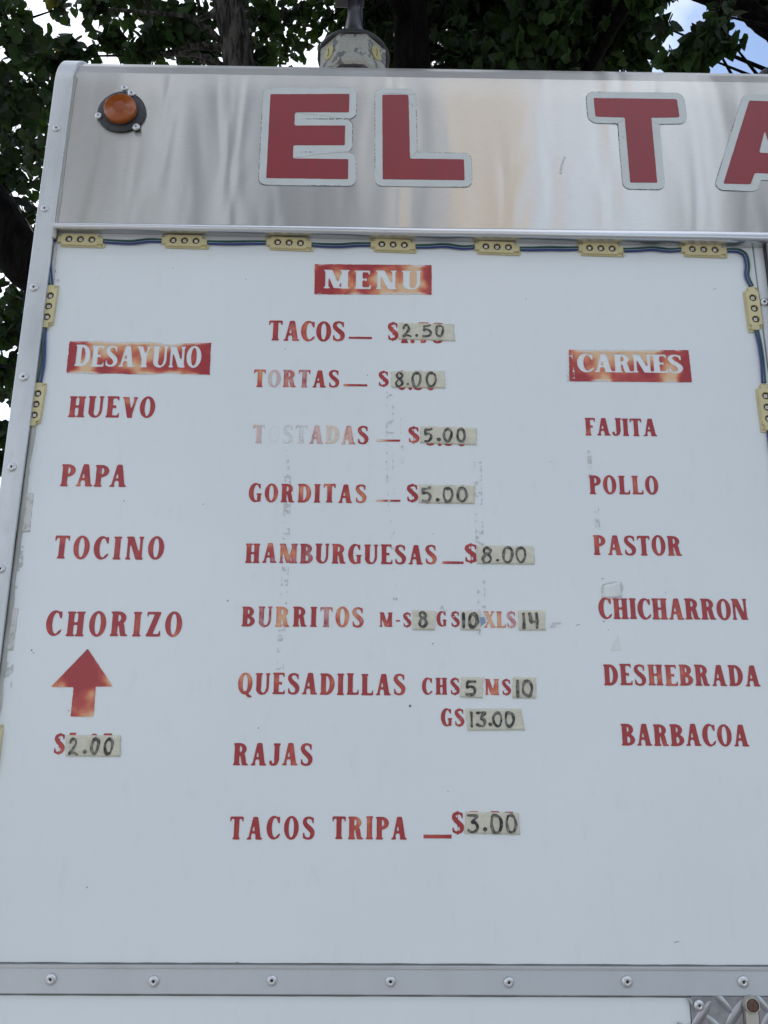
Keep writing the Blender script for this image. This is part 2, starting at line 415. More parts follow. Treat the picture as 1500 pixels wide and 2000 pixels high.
def diag(x0, y0, x1, y1, s):     # slanted stroke, horizontal width s
    return poly([(x0,y0),(x0+s,y0),(x1+s,y1),(x1,y1)])
def bowl(x, y0, y1, w, s=S_):
    cy = (y0+y1)/2; ry = (y1-y0)/2
    o = inter(uni(ell(x+w*.35, cy, w*.65, ry), rect(x, x+w*.4, y0, y1)), rect(x, x+w+.1, y0-.1, y1+.1))
    i = inter(uni(ell(x+w*.30, cy, w*.70-s, ry-T_), rect(x, x+w*.3, y0+T_, y1-T_)), rect(x-.01, x+w, y0, y1))
    return sub(o, i)
def armend(x, y, h, up):         # triangular serif at the end of an arm
    return poly([(x-.10,y),(x,y),(x,y+h*up),(x-.035,y+h*up)])
G = {}
e = SE
G['I'] = (S_+2*e, stem(e))
G['H'] = (.74, uni(stem(e), stem(.74-e-S_), rect(e, .6, .46, .46+T_)))
G['E'] = (.60, uni(stem(e), rect(e,.58,0,T_), rect(e,.55,1-T_,1), rect(e,.44,.46,.46+T_), armend(.60,0,.27,1), armend(.56,1,.25,-1), poly([(.36,.50),(.45,.36),(.45,.64)])))
G['F'] = (.56, uni(stem(e), rect(e,.55,1-T_,1), rect(e,.42,.46,.46+T_), armend(.56,1,.27,-1), poly([(.34,.50),(.43,.36),(.43,.64)])))
G['L'] = (.58, uni(stem(e), rect(e,.56,0,T_), armend(.58,0,.30,1)))
G['T'] = (.62, uni(stem(.31-S_/2, top=False), rect(.02,.60,1-T_,1), poly([(0,1),(.10,1),(.045,.74),(0,.74)]), poly([(.62,1),(.52,1),(.575,.74),(.62,.74)])))
G['A'] = (.74, uni(diag(.07,0,.27,.97,T_*1.1), diag(.74-e-S_-.01,0,.27,1,S_), rect(.16,.50,.27,.27+T_), rect(0,.24,0,SH), rect(.40,.74,0,SH)))
G['V'] = (.70, uni(diag(.27,0,.05,1,S_), diag(.34,0,.55,1,T_*1.1), rect(0,.31,1-SH,1), rect(.48,.70,1-SH,1)))
G['M'] = (.92, uni(thin(e), stem(.92-e-S_), diag(.36,0.02,.07,1,S_), diag(.42,.02,.68,1,T_), rect(e,.28,1-SH,1)))
G['N'] = (.76, uni(thin(e), thin(.76-e-T_*1.15), diag(.76-e-S_-.02,0,.08,1,S_), rect(0,.2,1-SH,1)))
G['O'] = (.68, sub(ell(.34,.5,.34,.515), ell(.34,.5,.34-S_*.93,.515-T_*.9)))
G['Q'] = (.70, uni(G['O'][1], stroke([(.28,.10,.04),(.40,.06,.06),(.52,-.08,.065),(.66,-.11,.035)])))
G['U'] = (.72, uni(stem(e, bot=False, y0=.28), thin(.72-e-T_*1.2, bot=False, y0=.28),
        inter(sub(ell(.72*.48, .30, .72*.48-e+.012, .315), ell(.72*.55,.30,.72*.55-e-S_+.02,.225)), rect(-.1,1,-.1,.30))))
G['D'] = (.70, uni(stem(e), bowl(e+.05,0,1,.70-e-.05)))
G['P'] = (.62, uni(stem(e), bowl(e+.05,.44,1,.62-e-.05,S_*.92)))
G['B'] = (.66, uni(stem(e), bowl(e+.05,.48,1,.60-e-.05,S_*.9), bowl(e+.05,0,.54,.66-e-.05,S_*.95)))
G['R'] = (.72, uni(stem(e), bowl(e+.05,.46,1,.62-e-.05,S_*.9), diag(.72-e-S_,0,.33,.50,S_*.92), rect(.46,.72,0,SH)))
G['C'] = (.64, uni(inter(sub(ell(.34,.5,.34,.515), ell(.40,.5,.33-S_*.75,.515-T_*.9)), uni(rect(-1,.5,-1,2), rect(.3,.60,.70,1.1), rect(.3,.60,-.1,.20))), poly([(.52,.95),(.61,1),(.61,.68),(.56,.66),(.47,.86)]), stroke([(.50,.07,.035),(.58,.16,.035),(.615,.26,.025)])))
G['G'] = (.68, uni(inter(sub(ell(.34,.5,.34,.515), ell(.40,.5,.33-S_*.75,.515-T_*.9)), uni(rect(-1,.5,-1,2), rect(.3,.58,.72,1.1), rect(.3,.60,-.1,.20))), poly([(.52,.95),(.60,1),(.60,.70),(.55,.68),(.46,.86)]), rect(.44,.62,.02,.44), rect(.37,.69,.40,.46)))
G['J'] = (.50, uni(stem(.24, bot=False, y0=.22), stroke([(.345,.26,.10),(.33,.12,.085),(.24,.04,.05),(.13,.05,.05),(.08,.13,.065),(.085,.18,.06)])))
G['S'] = (.58, uni(stroke([(.49,.72,.030),(.47,.86,.045),(.37,.945,.050),(.25,.95,.052),(.13,.88,.075),(.11,.74,.095),(.20,.60,.105),(.33,.49,.11),(.45,.36,.11),(.47,.22,.095),(.42,.10,.07),(.31,.045,.05),(.18,.055,.048),(.09,.14,.045),(.065,.27,.030)]), rect(.46,.52,.68,.97), rect(.04,.095,.04,.32)))
G['$'] = (.58, uni(G['S'][1], rect(.262,.302,-.11,1.11)))
G['X'] = (.74, uni(diag(.48,0,.05,1,S_), diag(.07,0,.56,1,T_), rect(0,.30,1-SH,1), rect(.46,.70,1-SH,1), rect(.01,.24,0,SH), rect(.42,.74,0,SH)))
G['Y'] = (.70, uni(stem(.26, top=False, y1=.46), poly([(.05,1),(.05+S_,1),(.26+S_,.40),(.26,.40)]), poly([(.53,1),(.62,1),(.46,.42),(.38,.42)]), rect(0,.30,1-SH,1), rect(.47,.70,1-SH,1)))
G['Z'] = (.60, uni(rect(.03,.58,1-T_,1), rect(.02,.59,0,T_), diag(.02,0,.37,1,S_), poly([(.03,1),(.11,1),(.06,.74),(.03,.74)]), armend(.60,0,.28,1)))
G['-'] = (.34, rect(.02,.32,.36,.47))
G['.'] = (.20, ell(.10,.09,.10,.10))
G['1'] = (.34, uni(stem(.07), poly([(.0,.80),(.1,.84),(.1,1.0)])))
G['5'] = (.56, uni(rect(.08,.50,.86,1), rect(.08,.14,.50,1), stroke([(.12,.54,.04),(.26,.60,.05),(.42,.50,.10),(.45,.30,.10),(.38,.10,.07),(.24,.045,.05),(.12,.08,.05),(.08,.18,.07)])))
G['0'] = (.56, sub(ell(.28,.5,.28,.515), ell(.28,.5,.28-S_*.85,.43)))
G['7'] = (.56, uni(rect(.04,.54,.84,1), diag(.14,0,.34,.9,S_), rect(.04,.09,.72,1)))
G['6'] = (.56, uni(sub(ell(.28,.32,.28,.335), ell(.28,.32,.10,.25)), stroke([(.10,.40,.10),(.14,.70,.08),(.28,.90,.06),(.42,.93,.05),(.48,.84,.05)])))
G['4'] = (.58, uni(stem(.30, top=False), poly([(.30,1),(.505,1),(.505,.9),(.12,.30),(.02,.30)]), rect(.02,.58,.26,.35)))

def layout(text, w, H, wsf=None):
    """advance positions (in cap heights) that fill the width w"""
    gw = [G[c_][0] for c_ in text]; n = len(text); ws = 1.0; Wn = w/H
    gap = (Wn-sum(gw))/(n-1) if n > 1 else 0
    lim = .035
    if wsf: ws = wsf; gap = (Wn-sum(gw)*ws)/(n-1)
    elif n == 1: ws = Wn/sum(gw)
    elif gap < lim: ws = (Wn-lim*(n-1))/sum(gw); gap = lim
    elif gap > .27: ws = min(1.15, 1+.4*(gap-.27)); gap = (Wn-sum(gw)*ws)/(n-1)
    out = []; x = 0
    for g_ in gw: out.append(x); x += g_*ws+gap
    return out, ws, gap
CELL = .00085
def word_fields(text, X0, X1, Zt, Zb, fades, soft=.028, cell=CELL, rag=.10, pad=.12, seed=0, wsf=None):
    H = Zt-Zb; m = pad*H+4*cell
    nx = int((X1-X0+2*m)/cell)+1; nzz = int((Zt-Zb+2*m+.15*H)/cell)+1
    gx = X0-m+np.arange(nx)*cell; gz = Zb-m-.13*H+np.arange(nzz)*cell
    cov = np.zeros((nzz, nx)); fade = np.zeros((nzz, nx)); warm = np.zeros((nzz, nx))
    adv, ws, gap = layout(text, X1-X0, H, wsf)
    r_ = random.Random(seed)
    for k, ch in enumerate(text):
        gw, fn = G[ch]
        dz = r_.uniform(-.012,.012)*H; hs = 1+r_.uniform(-.012,.012)
        xa = X0+adv[k]*H; xb = xa+gw*ws*H
        i0 = max(0, int((xa-gx[0])/cell)-6-int(.08*H/cell)); i1 = min(nx, int((xb-gx[0])/cell)+7+int(.08*H/cell))
        U, V = np.meshgrid((gx[i0:i1]-xa)/(H*ws), (gz-Zb-dz)/(H*hs))
        d = fn(U, V)*H/cell
        c_ = np.clip(.5-d, 0, 1)
        blk = cov[:, i0:i1]; 
        new = c_ > blk
        blk[new] = c_[new]
        f_ = fades[k] if isinstance(fades, (list,tuple)) else fades
        xm = int(((xa+xb)/2-gx[0])/cell); ia = i0 if k == 0 else int((xa-gap*H/2-gx[0])/cell); ib = nx if k == len(text)-1 else int((xb+gap*H/2-gx[0])/cell)
        fade[:, max(ia,0):ib] = f_; warm[:, max(ia,0):ib] = r_.uniform(-.32,.22)
    s = soft*H/cell
    g_ = gauss(cov, s)
    GX, GZ = np.meshgrid(gx, gz)
    g_ = g_+rag*(fbm(GX/(.05*H), GZ/(.05*H), seed)-.5)+rag*.9*(fbm(GX/(.14*H), GZ/(.14*H), seed+9)-.5)
    inner = gauss(cov, .06*H/cell)
    edge = np.clip((.92-inner)/.42, 0, 1)
    fade = gauss(fade, .10*H/cell); warm = gauss(warm, .10*H/cell)
    # the spray thins vertically too
    warm = warm+.45*(fbm(GX/(.9*H), GZ/(.6*H), seed+21)-.45)
    return g_, gx, gz, fade, warm, edge

# ================================================================== SETTING
def struct(o): o['kind'] = 'structure'; return o
gm = MB(); gm.add([(-400,-400,0),(400,-400,0),(400,400,0),(-400,400,0)], [(0,1,2,3)])
struct(gm.build('ground', M_ground))

# ================================================================== THE TRUCK
YF = -0.006                       # face of the metal fascia
YT = -0.010                       # face of the corner trim
XL = W(60, 500, YT).x             # outer left edge
XT = XL+.030                      # inner edge of the trim
XR = XL+4.6; DEPTH = 2.05
Z_rail_t = (W(100,430,-.022).z+W(1500,451,-.022).z)/2
Z_fbot = Z_rail_t-.006
XRL = W(104, 440, -.022).x
Z_arc = W(500,166,YF).z           # where the fascia starts to curve back
R_ARC = .088
Z_roof = Z_arc+R_ARC
Z_belt_t = (W(0,1887,-.004).z+W(1500,1892.5,-.004).z)/2; Z_belt_b = (W(0,1941.5,-.004).z+W(1500,1945.5,-.004).z)/2
truck = empty('food_truck', (XL, 0, 0), 'white food truck side with red stencilled menu under a brushed metal fascia', 'food truck')
TO = Vector((XL,0,0))
def tpart(o, parent=truck):       # keep world coordinates when parenting to the truck empty
    o.parent = parent
    if parent is truck: o.matrix_parent_inverse = Matrix.Translation(-TO)
    return o

def build(mb, name, m, parent=truck, **k):
    o = mb.build(name, m, None, **k); return tpart(o, parent)

# seams of the menu panel
X_SEAM = W(1471, 500, 0).x
panel = build(MB().box(XT-.014, X_SEAM, 0, .03, Z_belt_t-.02, Z_fbot+.03), 'menu_panel', M_panel)
tag(panel, 'white painted panel lettered with the menu')
build(MB().box(X_SEAM+.0022, X_SEAM+.6, -.0006, .03, Z_belt_t-.02, Z_fbot+.03), 'side_panel', M_panel)
build(MB().box(X_SEAM-.004, X_SEAM+.006, .006, .028, Z_belt_t-.02, Z_fbot+.03), 'seam_backing', M_hole)
# lower skin, in front-to-back order
XD = W(1345.5, 1947, 0).x
build(MB().box(XT-.014, XD, 0, .03, .62, Z_belt_t-.021), 'lower_panel', M_panel)
# body shell: side wall, rear wall, roof
def arc_profile(y0, z0, r, n=14):
    return [(y0+r-r*math.cos(a), z0+r*math.sin(a)) for a in [math.pi/2*i/n for i in range(n+1)]]
def sweep(name, prof, xa, xb, m, thick=None, parent=truck, seg=1, sharp=35):
    """prof: (y, z) points; extruded from xa to xb"""
    v = []; f = []; n = len(prof)
    xs = [xa+(xb-xa)*i/seg for i in range(seg+1)]
    for x in xs: v += [(x, y, z) for y, z in prof]
    for s_ in range(seg): f += [(s_*n+i, (s_+1)*n+i, (s_+1)*n+i+1, s_*n+i+1) for i in range(n-1)]
    o = mesh(name, v, f, None, m)
    o.data.polygons.foreach_set('use_smooth', [True]*len(o.data.polygons)); o.data.set_sharp_from_angle(angle=math.radians(sharp))
    return tpart(o, parent)
prof_f = [(YF+.02, Z_fbot), (YF, Z_fbot)] + [(YF, Z_fbot+(Z_arc-Z_fbot)*i/10) for i in range(1,10)] + arc_profile(YF, Z_arc, R_ARC, 6) + [(YF+R_ARC+.35, Z_roof+.004), (YF+R_ARC+.36, Z_roof-.01)]
fascia = sweep('fascia', prof_f, XT-.004, XR, M_brush, seg=1, sharp=8)
tag(fascia, 'brushed aluminium fascia curving back over the roof')
build(MB().box(XL+.004, XR, YF+R_ARC+.3, DEPTH, Z_roof-.03, Z_roof-.006), 'roof', M_panel)
# side wall outline with the rounded top corner
op = [(DEPTH,.62),(.0,.62),(.0,Z_arc)]+[(y,z) for y,z in arc_profile(0.0, Z_arc, R_ARC-.006, 12)][1:]+[(DEPTH,Z_roof-.006)]
v = [(XL+.003,y,z) for y,z in op]+[(XL+.03,y,z) for y,z in op]; n = len(op)
o = mesh('end_wall', v, [tuple(range(n)), tuple(range(2*n-1,n-1,-1))]+[(i,(i+1)%n,n+(i+1)%n,n+i) for i in range(n)], None, M_panel); tpart(o)
build(MB().box(XL+.03, XR, DEPTH-.03, DEPTH, .62, Z_roof-.03), 'rear_wall', M_panel)
build(MB().box(X_SEAM+.6, XR, .0, .03, .62, Z_fbot+.03), 'front_side_panel', M_panel)
build(MB().box(XL+.03, XR, .03, DEPTH-.03, .60, .64), 'chassis_floor', M_rubber)
for xx in (XL+.9, XL+3.5):
    for yy in (.12, DEPTH-.32):
        wh = MB().lathe([(.22,0),(.38,.0),(.40,.03),(.40,.19),(.38,.22),(.22,.22)], (0,0,0), n=32)
        w_ = build(MB().add([(x+xx,y+yy+.2,z+.40) for x,y,z in wh.v], wh.f), 'wheel', M_tyre)
        hb = MB().lathe([(.20,0),(.20,.16),(.10,.14),(.06,.19)], (xx,yy+.2,.40), n=24); hb.build('hub', M_alu, w_)
    build(MB().box(xx-.04, xx+.04, .2, DEPTH-.2, .36, .44), 'axle', M_rubber)

# corner trim: L-shaped, follows the curve of the roof
def trim_sweep(name, x0, x1, m):
    th = .003; path = [(YT, .62)]+[(YT, .62+(Z_arc-.62)*i/16) for i in range(1,16)]+arc_profile(YT, Z_arc, R_ARC+.004, 16)+[(DEPTH, Z_roof+.004)]
    v = []; f = []
    for i, (y, z) in enumerate(path):
        p = path[max(i-1,0)]; q = path[min(i+1,len(path)-1)]; t_ = Vector((q[0]-p[0], q[1]-p[1])).normalized(); nn = Vector((t_.y, -t_.x))  # inward
        wob = .0006*math.sin(i*1.7)
        sec = [(x0, .026), (x0, .0012), (x0+.0012, 0), (x1-.0012+wob, 0), (x1+wob, .0010), (x1+wob, th*1.6)]
        for x, d in sec: v.append((x, y+nn.x*d, z+nn.y*d))
    k = 6
    for i in range(len(path)-1):
        for j in range(k-1): f.append((i*k+j, i*k+j+1, (i+1)*k+j+1, (i+1)*k+j))
    o = mesh(name, v, f, None, m); o.data.polygons.foreach_set('use_smooth', [True]*len(o.data.polygons)); o.data.set_sharp_from_angle(angle=math.radians(30))
    return tpart(o)
trim = trim_sweep('corner_trim', XL, XT, M_trim)

# dirty bead of sealant between trim and panel
def bead(name, x, z0, z1, w0, y, parent, sd_):
    v = []; f = []; n = int((z1-z0)/.006)
    for i in range(n+1):
        z = z0+(z1-z0)*i/n; ww = w0*(.55+.9*fbm(np.array(z*18.), np.array(0.5), sd_))
        for j, (dx, dy) in enumerate(((0,0),(0,-.0022),(ww*.5,-.0017),(ww,-.0002))): v.append((x+dx, y+dy, z))
    for i in range(n):
        for j in range(3): f.append((i*4+j, i*4+j+1, (i+1)*4+j+1, (i+1)*4+j))
    o = mesh(name, v, f, None, M_caulk, smooth=True); tpart(o, parent); return o
bead('sealant_bead', XT-.0006, Z_belt_t+.003, Z_rail_t-.03, .0062, -.0006, truck, 3)
bead('sealant_bead', XT-.0006, Z_rail_t+.004, Z_arc+.01, .005, YF-.0003, truck, 8)
m_ = MB(); m_.box(XT-.001, XRL+.001, YF-.007, YF-.0005, Z_rail_t-.022, Z_rail_t+.001, b=.002)
build(m_, 'sealant_lump', M_caulk)

# drip rail: rounded nose over the panel
zr = Z_rail_t
v = []; f = []; nseg = 40
zwl = W(108,455,0).z; zwr = W(1500,485,0).z; xl_ = W(108,455,0).x; xr_ = W(1500,485,0).x
for i in range(nseg+1):
    x = XRL+(XR-XRL)*i/nseg; dz = .0004*math.sin(i*.9)+.0003*math.sin(i*2.3)
    zw = zwl+(zwr-zwl)*min(max((x-xl_)/(xr_-xl_),0),1.15)
    fb = zr-.0110+(zw-zwl)*.6                         # lowest line of the nose
    prof_r = [(YF-.0004, zr-.001),(YF-.006, zr),(YF-.012,zr-.0005),(YF-.0150,zr-.0022),(YF-.0165,zr-.0045),(YF-.0165,fb+.0035),(YF-.0152,fb+.0012),(YF-.0125,fb),(YF-.004,zw+(fb-zw)*.35),(-.0004,zw)]
    k = len(prof_r)
    v += [(x, y, z+dz) for y, z in prof_r]
for i in range(nseg): f += [(i*k+j, (i+1)*k+j, (i+1)*k+j+1, i*k+j+1) for j in range(k-1)]
f += [tuple(range(k))]
rail = mesh('drip_rail', v, f, None, M_rail, smooth=True); rail.data.set_sharp_from_angle(angle=math.radians(45)); tpart(rail)

# belt strip
belt = build(MB().box(XL+.0305-.03-.0, XR, -.0045, -.0002, Z_belt_b, Z_belt_t, b=.0012), 'belt_strip', M_strip)
belt_lip = build(MB().box(XL+.001, XR, -.0058, -.0002, Z_belt_t-.0018, Z_belt_t+.0022, b=.0006), 'belt_lip', M_alu)
gr = MB()
for (zz, ss) in ((Z_belt_t+.0024, 41), (Z_belt_b-.0022, 57)):
    v = []; f = []; n = 260
    for i in range(n+1):
        x = XT+(XR-XT)*i/n*.42; h = .0008+.0022*float(fbm(np.array(x*30.), np.array(.3), ss))
        v += [(x,-.00035,zz-h*.35),(x,-.00035,zz+h*.65)]
    for i in range(n): f.append((2*i,2*i+2,2*i+3,2*i+1))
    gr.add(v, f)
g_ = build(gr, 'grime_line', M_dirt)

# pop rivets
def rivet_mesh(r):
    mb = MB().lathe([(r*1.0,0),(r*1.0,r*.10),(r*.93,r*.26),(r*.72,r*.42),(r*.42,r*.48),(r*.30,r*.43),(r*.28,r*.22)], (0,0,0), n=22, cap0=False, cap1=True)
    me = bpy.data.meshes.new('rivet'); me.from_pydata(mb.v, [], mb.f); me.materials.append(M_rivet); me.materials.append(M_hole)
    me.polygons.foreach_set('use_smooth', [True]*len(me.polygons)); me.polygons[len(me.polygons)-1].material_index = 1
    for q in me.polygons:
        if all(abs(me.vertices[i].co.y) < r*.41 and math.hypot(me.vertices[i].co.x, me.vertices[i].co.z) < r*.31 for i in q.vertices): q.material_index = 1
    me.update(); return me
RM = rivet_mesh(.0068)
def rivet(px, py, Y, parent, s=1.0):
    o = bpy.data.objects.new('rivet', RM); C.objects.link(o)
    p = W(px, py, Y-.001)
    o.parent = parent
    M = Matrix.Translation((p.x, Y-.0001, p.z)) @ Matrix.Rotation(random.uniform(-.06,.06), 4, 'X') @ Matrix.Rotation(random.uniform(-.08,.08), 4, 'Z') @ Matrix.Scale(s*random.uniform(.95,1.05), 4)
    o.matrix_world = M; o.matrix_parent_inverse = Matrix.Identity(4)
    if parent.parent is not None: o.location = (M.translation-OFF(parent))
    return o
def OFF(parent):
    # parts of the truck already carry world coordinates through their inverse
    return Vector((0,0,0))
for x, y in ((99,1913),(300,1917),(531,1915.5),(763,1917.5),(994,1919),(1225,1917.5),(1452,1918)): rivet(x, y, -.0046, belt, 1.0)
for i in range(1, 9): 
    px = 1452+i*230
    if px < 3000: rivet(px, 1919, -.0046, belt)
for x, y in ((110,250),(87,407),(66,561),(46,736),(23,912),(1,1111),(-24,1330),(-50,1575),(-80,1840)): rivet(x, y, YT, trim, .95)
rivet(123, 295.5, YT, trim, .28)

# frame at the right edge
XF0 = W(1496, 600, -.012).x
fr_ = build(MB().box(X_SEAM+.0035, XF0+.03, -.0012, -.00065, Z_belt_t+.003, Z_rail_t-.030, b=.0002), 'hinge_strip', M_panel)
XF1 = W(1496.5, 490, -.018).x+.004
fr2 = build(MB().box(XF1, XF1+.035, -.018, -.004, Z_belt_t+.003, Z_rail_t-.0178, b=.0015), 'window_frame', M_alu)
build(MB().box(XF1-.0010, XF1+.0, -.012, -.004, Z_belt_t+.003, Z_rail_t-.0179), 'frame_gasket', M_rubber)
rivet(1493.5, 590, -.0013, fr_, 1.0)

# tread plate in the lower right corner
tp = build(MB().box(XD+.0006, XD+1.4, -.0035, .001, .75, Z_belt_b-.0005, b=.0006), 'tread_plate', M_tread)
tag(tp, 'scuffed diamond tread plate under the belt strip')
lug = MB().lathe([(1,0),(.86,.28),(.55,.62),(.25,.86),(.01,1.0)], (0,0,0), n=20, cap0=False, cap1=False)
lm = bpy.data.meshes.new('lug'); lm.from_pydata([(x*.0150, y*.0010, z*.0036) for x,y,z in lug.v], [], lug.f); lm.materials.append(M_tread)
lm.polygons.foreach_set('use_smooth', [True]*len(lm.polygons))
def lug_at(px, py, ang, s=1.0):
    p = W(px, py, -.004); o = bpy.data.objects.new('lug', lm); C.objects.link(o); o.parent = tp
    o.matrix_local = Matrix.Translation((p.x, -.0034, p.z)) @ Matrix.Rotation(-math.radians(ang), 4, 'Y') @ Matrix.Scale(s, 4)
for px, py, a, s in ((1370,1985,50,1.5),(1409,1955,-48,1.35),(1437,1981,52,1.6),(1485,1957,-50,1.3),(1352,1962,-60,.6),(1402,2008,-45,1.4),(1500,1992,55,1.4),(1450,2030,-45,1.4),(1390,2040,50,1.4),(1345,2020,-45,1.2),(1480,2050,50,1.4),(1530,1960,-45,1.4),(1540,2010,50,1.4),(1420,2075,-45,1.4),(1360,2080,50,1.4)):
    if a is not None: lug_at(px, py, a, s)
rivet(1365.5, 1964, -.0036, tp, .95)
lp = W(1470, 1974, -.010)
lt = MB(); lt.box(lp.x-.0090, lp.x+.0090, -.0085, -.0036, lp.z-.10, lp.z+.012, b=.004); lt.lathe([(.0100,0),(.0100,.006),(.0088,.0085),(.0076,.0085)], (lp.x, -.0036, lp.z+.006), n=26, cap0=False, cap1=False)
latch = build(lt, 'latch', M_latch, angle=40)
o = MB().lathe([(.0076,0),(.0076,.0066),(.0066,.0084),(.0034,.0090)], (lp.x, -.0036, lp.z+.006), n=20, cap0=False).build('rusty_bolt', M_rust, latch, angle=50)
tag(o, 'rust-brown bolt head in the pale latch')

# amber marker light
mc = W(238.5, 221, YF); ml = MB()
R1 = .0392
prof = [(R1*1.0,0),(R1*1.0,.0030),(R1*.96,.0042),(R1*.70,.0048),(R1*.68,.0030),(R1*.5,.0030)]
ml.lathe(prof, (0,0,0), n=48, cap0=False)
vv = []
for x,y,z in ml.v:
    a = math.atan2(z, x); s = 1+.012*math.cos(3*(a+.5))+.004*math.sin(5*a); vv.append((mc.x+x*s, YF-.0003+y, mc.z+z*s))
marker = build(MB().add(vv, ml.f), 'marker_light', M_rubber, angle=40)
tag(marker, 'round amber marker light with black rubber flange')
RL = .0262; lens = [(RL,.002),(RL,.010),(RL*.985,.0128),(RL*.95,.0142)]
for i in range(13):
    r0 = RL*(.93-.068*i); h = .0146+.0012*(i/13); lens += [(r0,h),(r0-RL*.030,h+.0006),(r0-RL*.045,h-.0001)]
lo = MB().lathe(lens, (mc.x, YF-.0003, mc.z), n=48, cap0=True).build('lens', M_amber, marker, angle=60)
MB().lathe([(.0105,0),(.0100,.0004),(.004,.0006)], (mc.x, YF-.0158, mc.z), n=24).build('lens_centre', M_amberd, marker)
MB().lathe([(RL*1.06,.003),(RL*1.06,.0062),(RL*1.005,.0064)], (mc.x, YF-.0003, mc.z), n=40, cap0=False, cap1=False).build('lens_seat', M_rubber, marker)
for x, y in ((256.5,181.5),(192,225.5),(265.5,247.5)): rivet(x, y, YF-.0046, marker, .92)
rivet(243, 171, YF, fascia, .92)

# sign letters E L T A on the fascia
def zoompts(P, ox, oy=0, s=3.0): return [(ox+x/s, oy+y/s) for x, y in P]
def poly_general(P):
    P = np.array(P)
    def f(u, v):
        d = np.full(u.shape, 1e9); insd = np.zeros(u.shape, bool); n = len(P)
        for i in range(n):
            a = P[i]; b_ = P[(i+1)%n]; ex, ey = b_-a; L2 = ex*ex+ey*ey
            s = np.clip(((u-a[0])*ex+(v-a[1])*ey)/L2, 0, 1)
            d = np.minimum(d, np.hypot(u-a[0]-ex*s, v-a[1]-ey*s))
            c1 = (a[1] <= v) != (b_[1] <= v)
            with np.errstate(divide='ignore', invalid='ignore'): xx = a[0]+(v-a[1])*ex/ey if ey != 0 else np.full(u.shape, 1e9)
            insd ^= c1 & (u < xx)
        return np.where(insd, -d, d)
    return f
LET = {
 'E': (zoompts([(85,555),(548,553),(545,660),(240,660),(231,664),(228,672),(225,733),(231,738),(523,738),(520,853),(228,853),(221,856),(219,864),(217,925),(222,931),(541,935),(540,1052),(60,1045)], 500), None),
 'L': (zoompts([(740,558),(884,558),(891,562),(894,575),(902,925),(908,932),(1218,936),(1222,1058),(742,1052)], 500), None),
 'T': (zoompts([(478,577),(955,583),(965,588),(980,683),(976,690),(815,692),(850,1073),(692,1071),(660,696),(652,690),(497,686),(487,680)], 1000), None),
 'A': (zoompts([(1388,592),(1580,598),(1729,1086),(1570,1084),(1548,1020),(1424,1016),(1418,1022),(1397,1082),(1237,1078)], 1000),
       zoompts([(1480,765),(1519,900),(1452,897),(1448,890)], 1000)),
}
for ch, (pp, hole) in LET.items():
    P3 = [W(x, y, YF) for x, y in pp]; P2 = [(p.x, p.z) for p in P3]
    fn = poly_general(P2)
    xs = [p[0] for p in P2]; zs = [p[1] for p in P2]; cell = .0012; m = .024
    gx = np.arange(min(xs)-m, max(xs)+m, cell); gz = np.arange(min(zs)-m, max(zs)+m, cell)
    GX, GZ = np.meshgrid(gx, gz); D = fn(GX, GZ); Dout = D.copy()
    if hole is not None:
        H2 = [(W(x, y, YF).x, W(x, y, YF).z) for x, y in hole]; Dh = poly_general(H2)(GX, GZ)
        D = np.maximum(D, -Dh); Dout = np.minimum(Dout, D)
    rg = .0006*(fbm(GX/.006, GZ/.006, 5)-.5)
    B = .5-(Dout-.0127+rg*1.2)/(2*cell)*1.0
    B = gauss(np.clip(B, -4, 4), 1.2)
    Bx = np.clip(.5-(Dout-.0127+.4*rg)/.0022, 0, 1)
    edge = 1-np.clip((.0127-Dout)/.0030, 0, 1)
    bo = sheet('letter_backing', B, gx[0], gz[0], cell, YF-.0008, M_vwhite, None, attrs={'edge': edge}, thick=.0003); tpart(bo, fascia)
    R_ = gauss(np.clip(.5-(D+rg)/(2*cell), -4, 4), .6)
    lo_ = sheet('sign_letter', R_, gx[0], gz[0], cell, YF-.0012, M_vred, None, thick=.0004); tpart(lo_, fascia)
    tag(lo_, f'red letter {ch} with pale grey outline on the metal fascia')
# small dark scratch between L and T
p = [W(1000+x/3, y/3, YF) for x, y in ((303,922),(317,922),(300,960),(292,1018),(277,1015),(285,965))]
o = mesh('scratch_mark', [(q.x, YF-.0004, q.z) for q in p], [tuple(range(6))], None, M_residue); tpart(o, fascia)
# hairline creases in the letter backing
cr = MB()
for pts in ([(228,662),(400,680),(565,706)],[(225,927),(380,905),(560,890)],[(745,548),(880,553),(935,558)],[(903,925),(945,888)],[(893,600),(915,618),(938,626)]):
    q = [W(500+x/3, y/3, YF) for x, y in pts]; cr.tube([(a.x, YF-.0010, a.z) for a in q], .00022, 5)
for pts in ([(608,728),(655,702)],[(815,705),(858,730)],[(640,800),(660,812)]):
    q = [W(1000+x/3, y/3, YF) for x, y in pts]; cr.tube([(a.x, YF-.0010, a.z) for a in q], .00022, 5)
build(cr, 'vinyl_crease', M_residue, fascia)

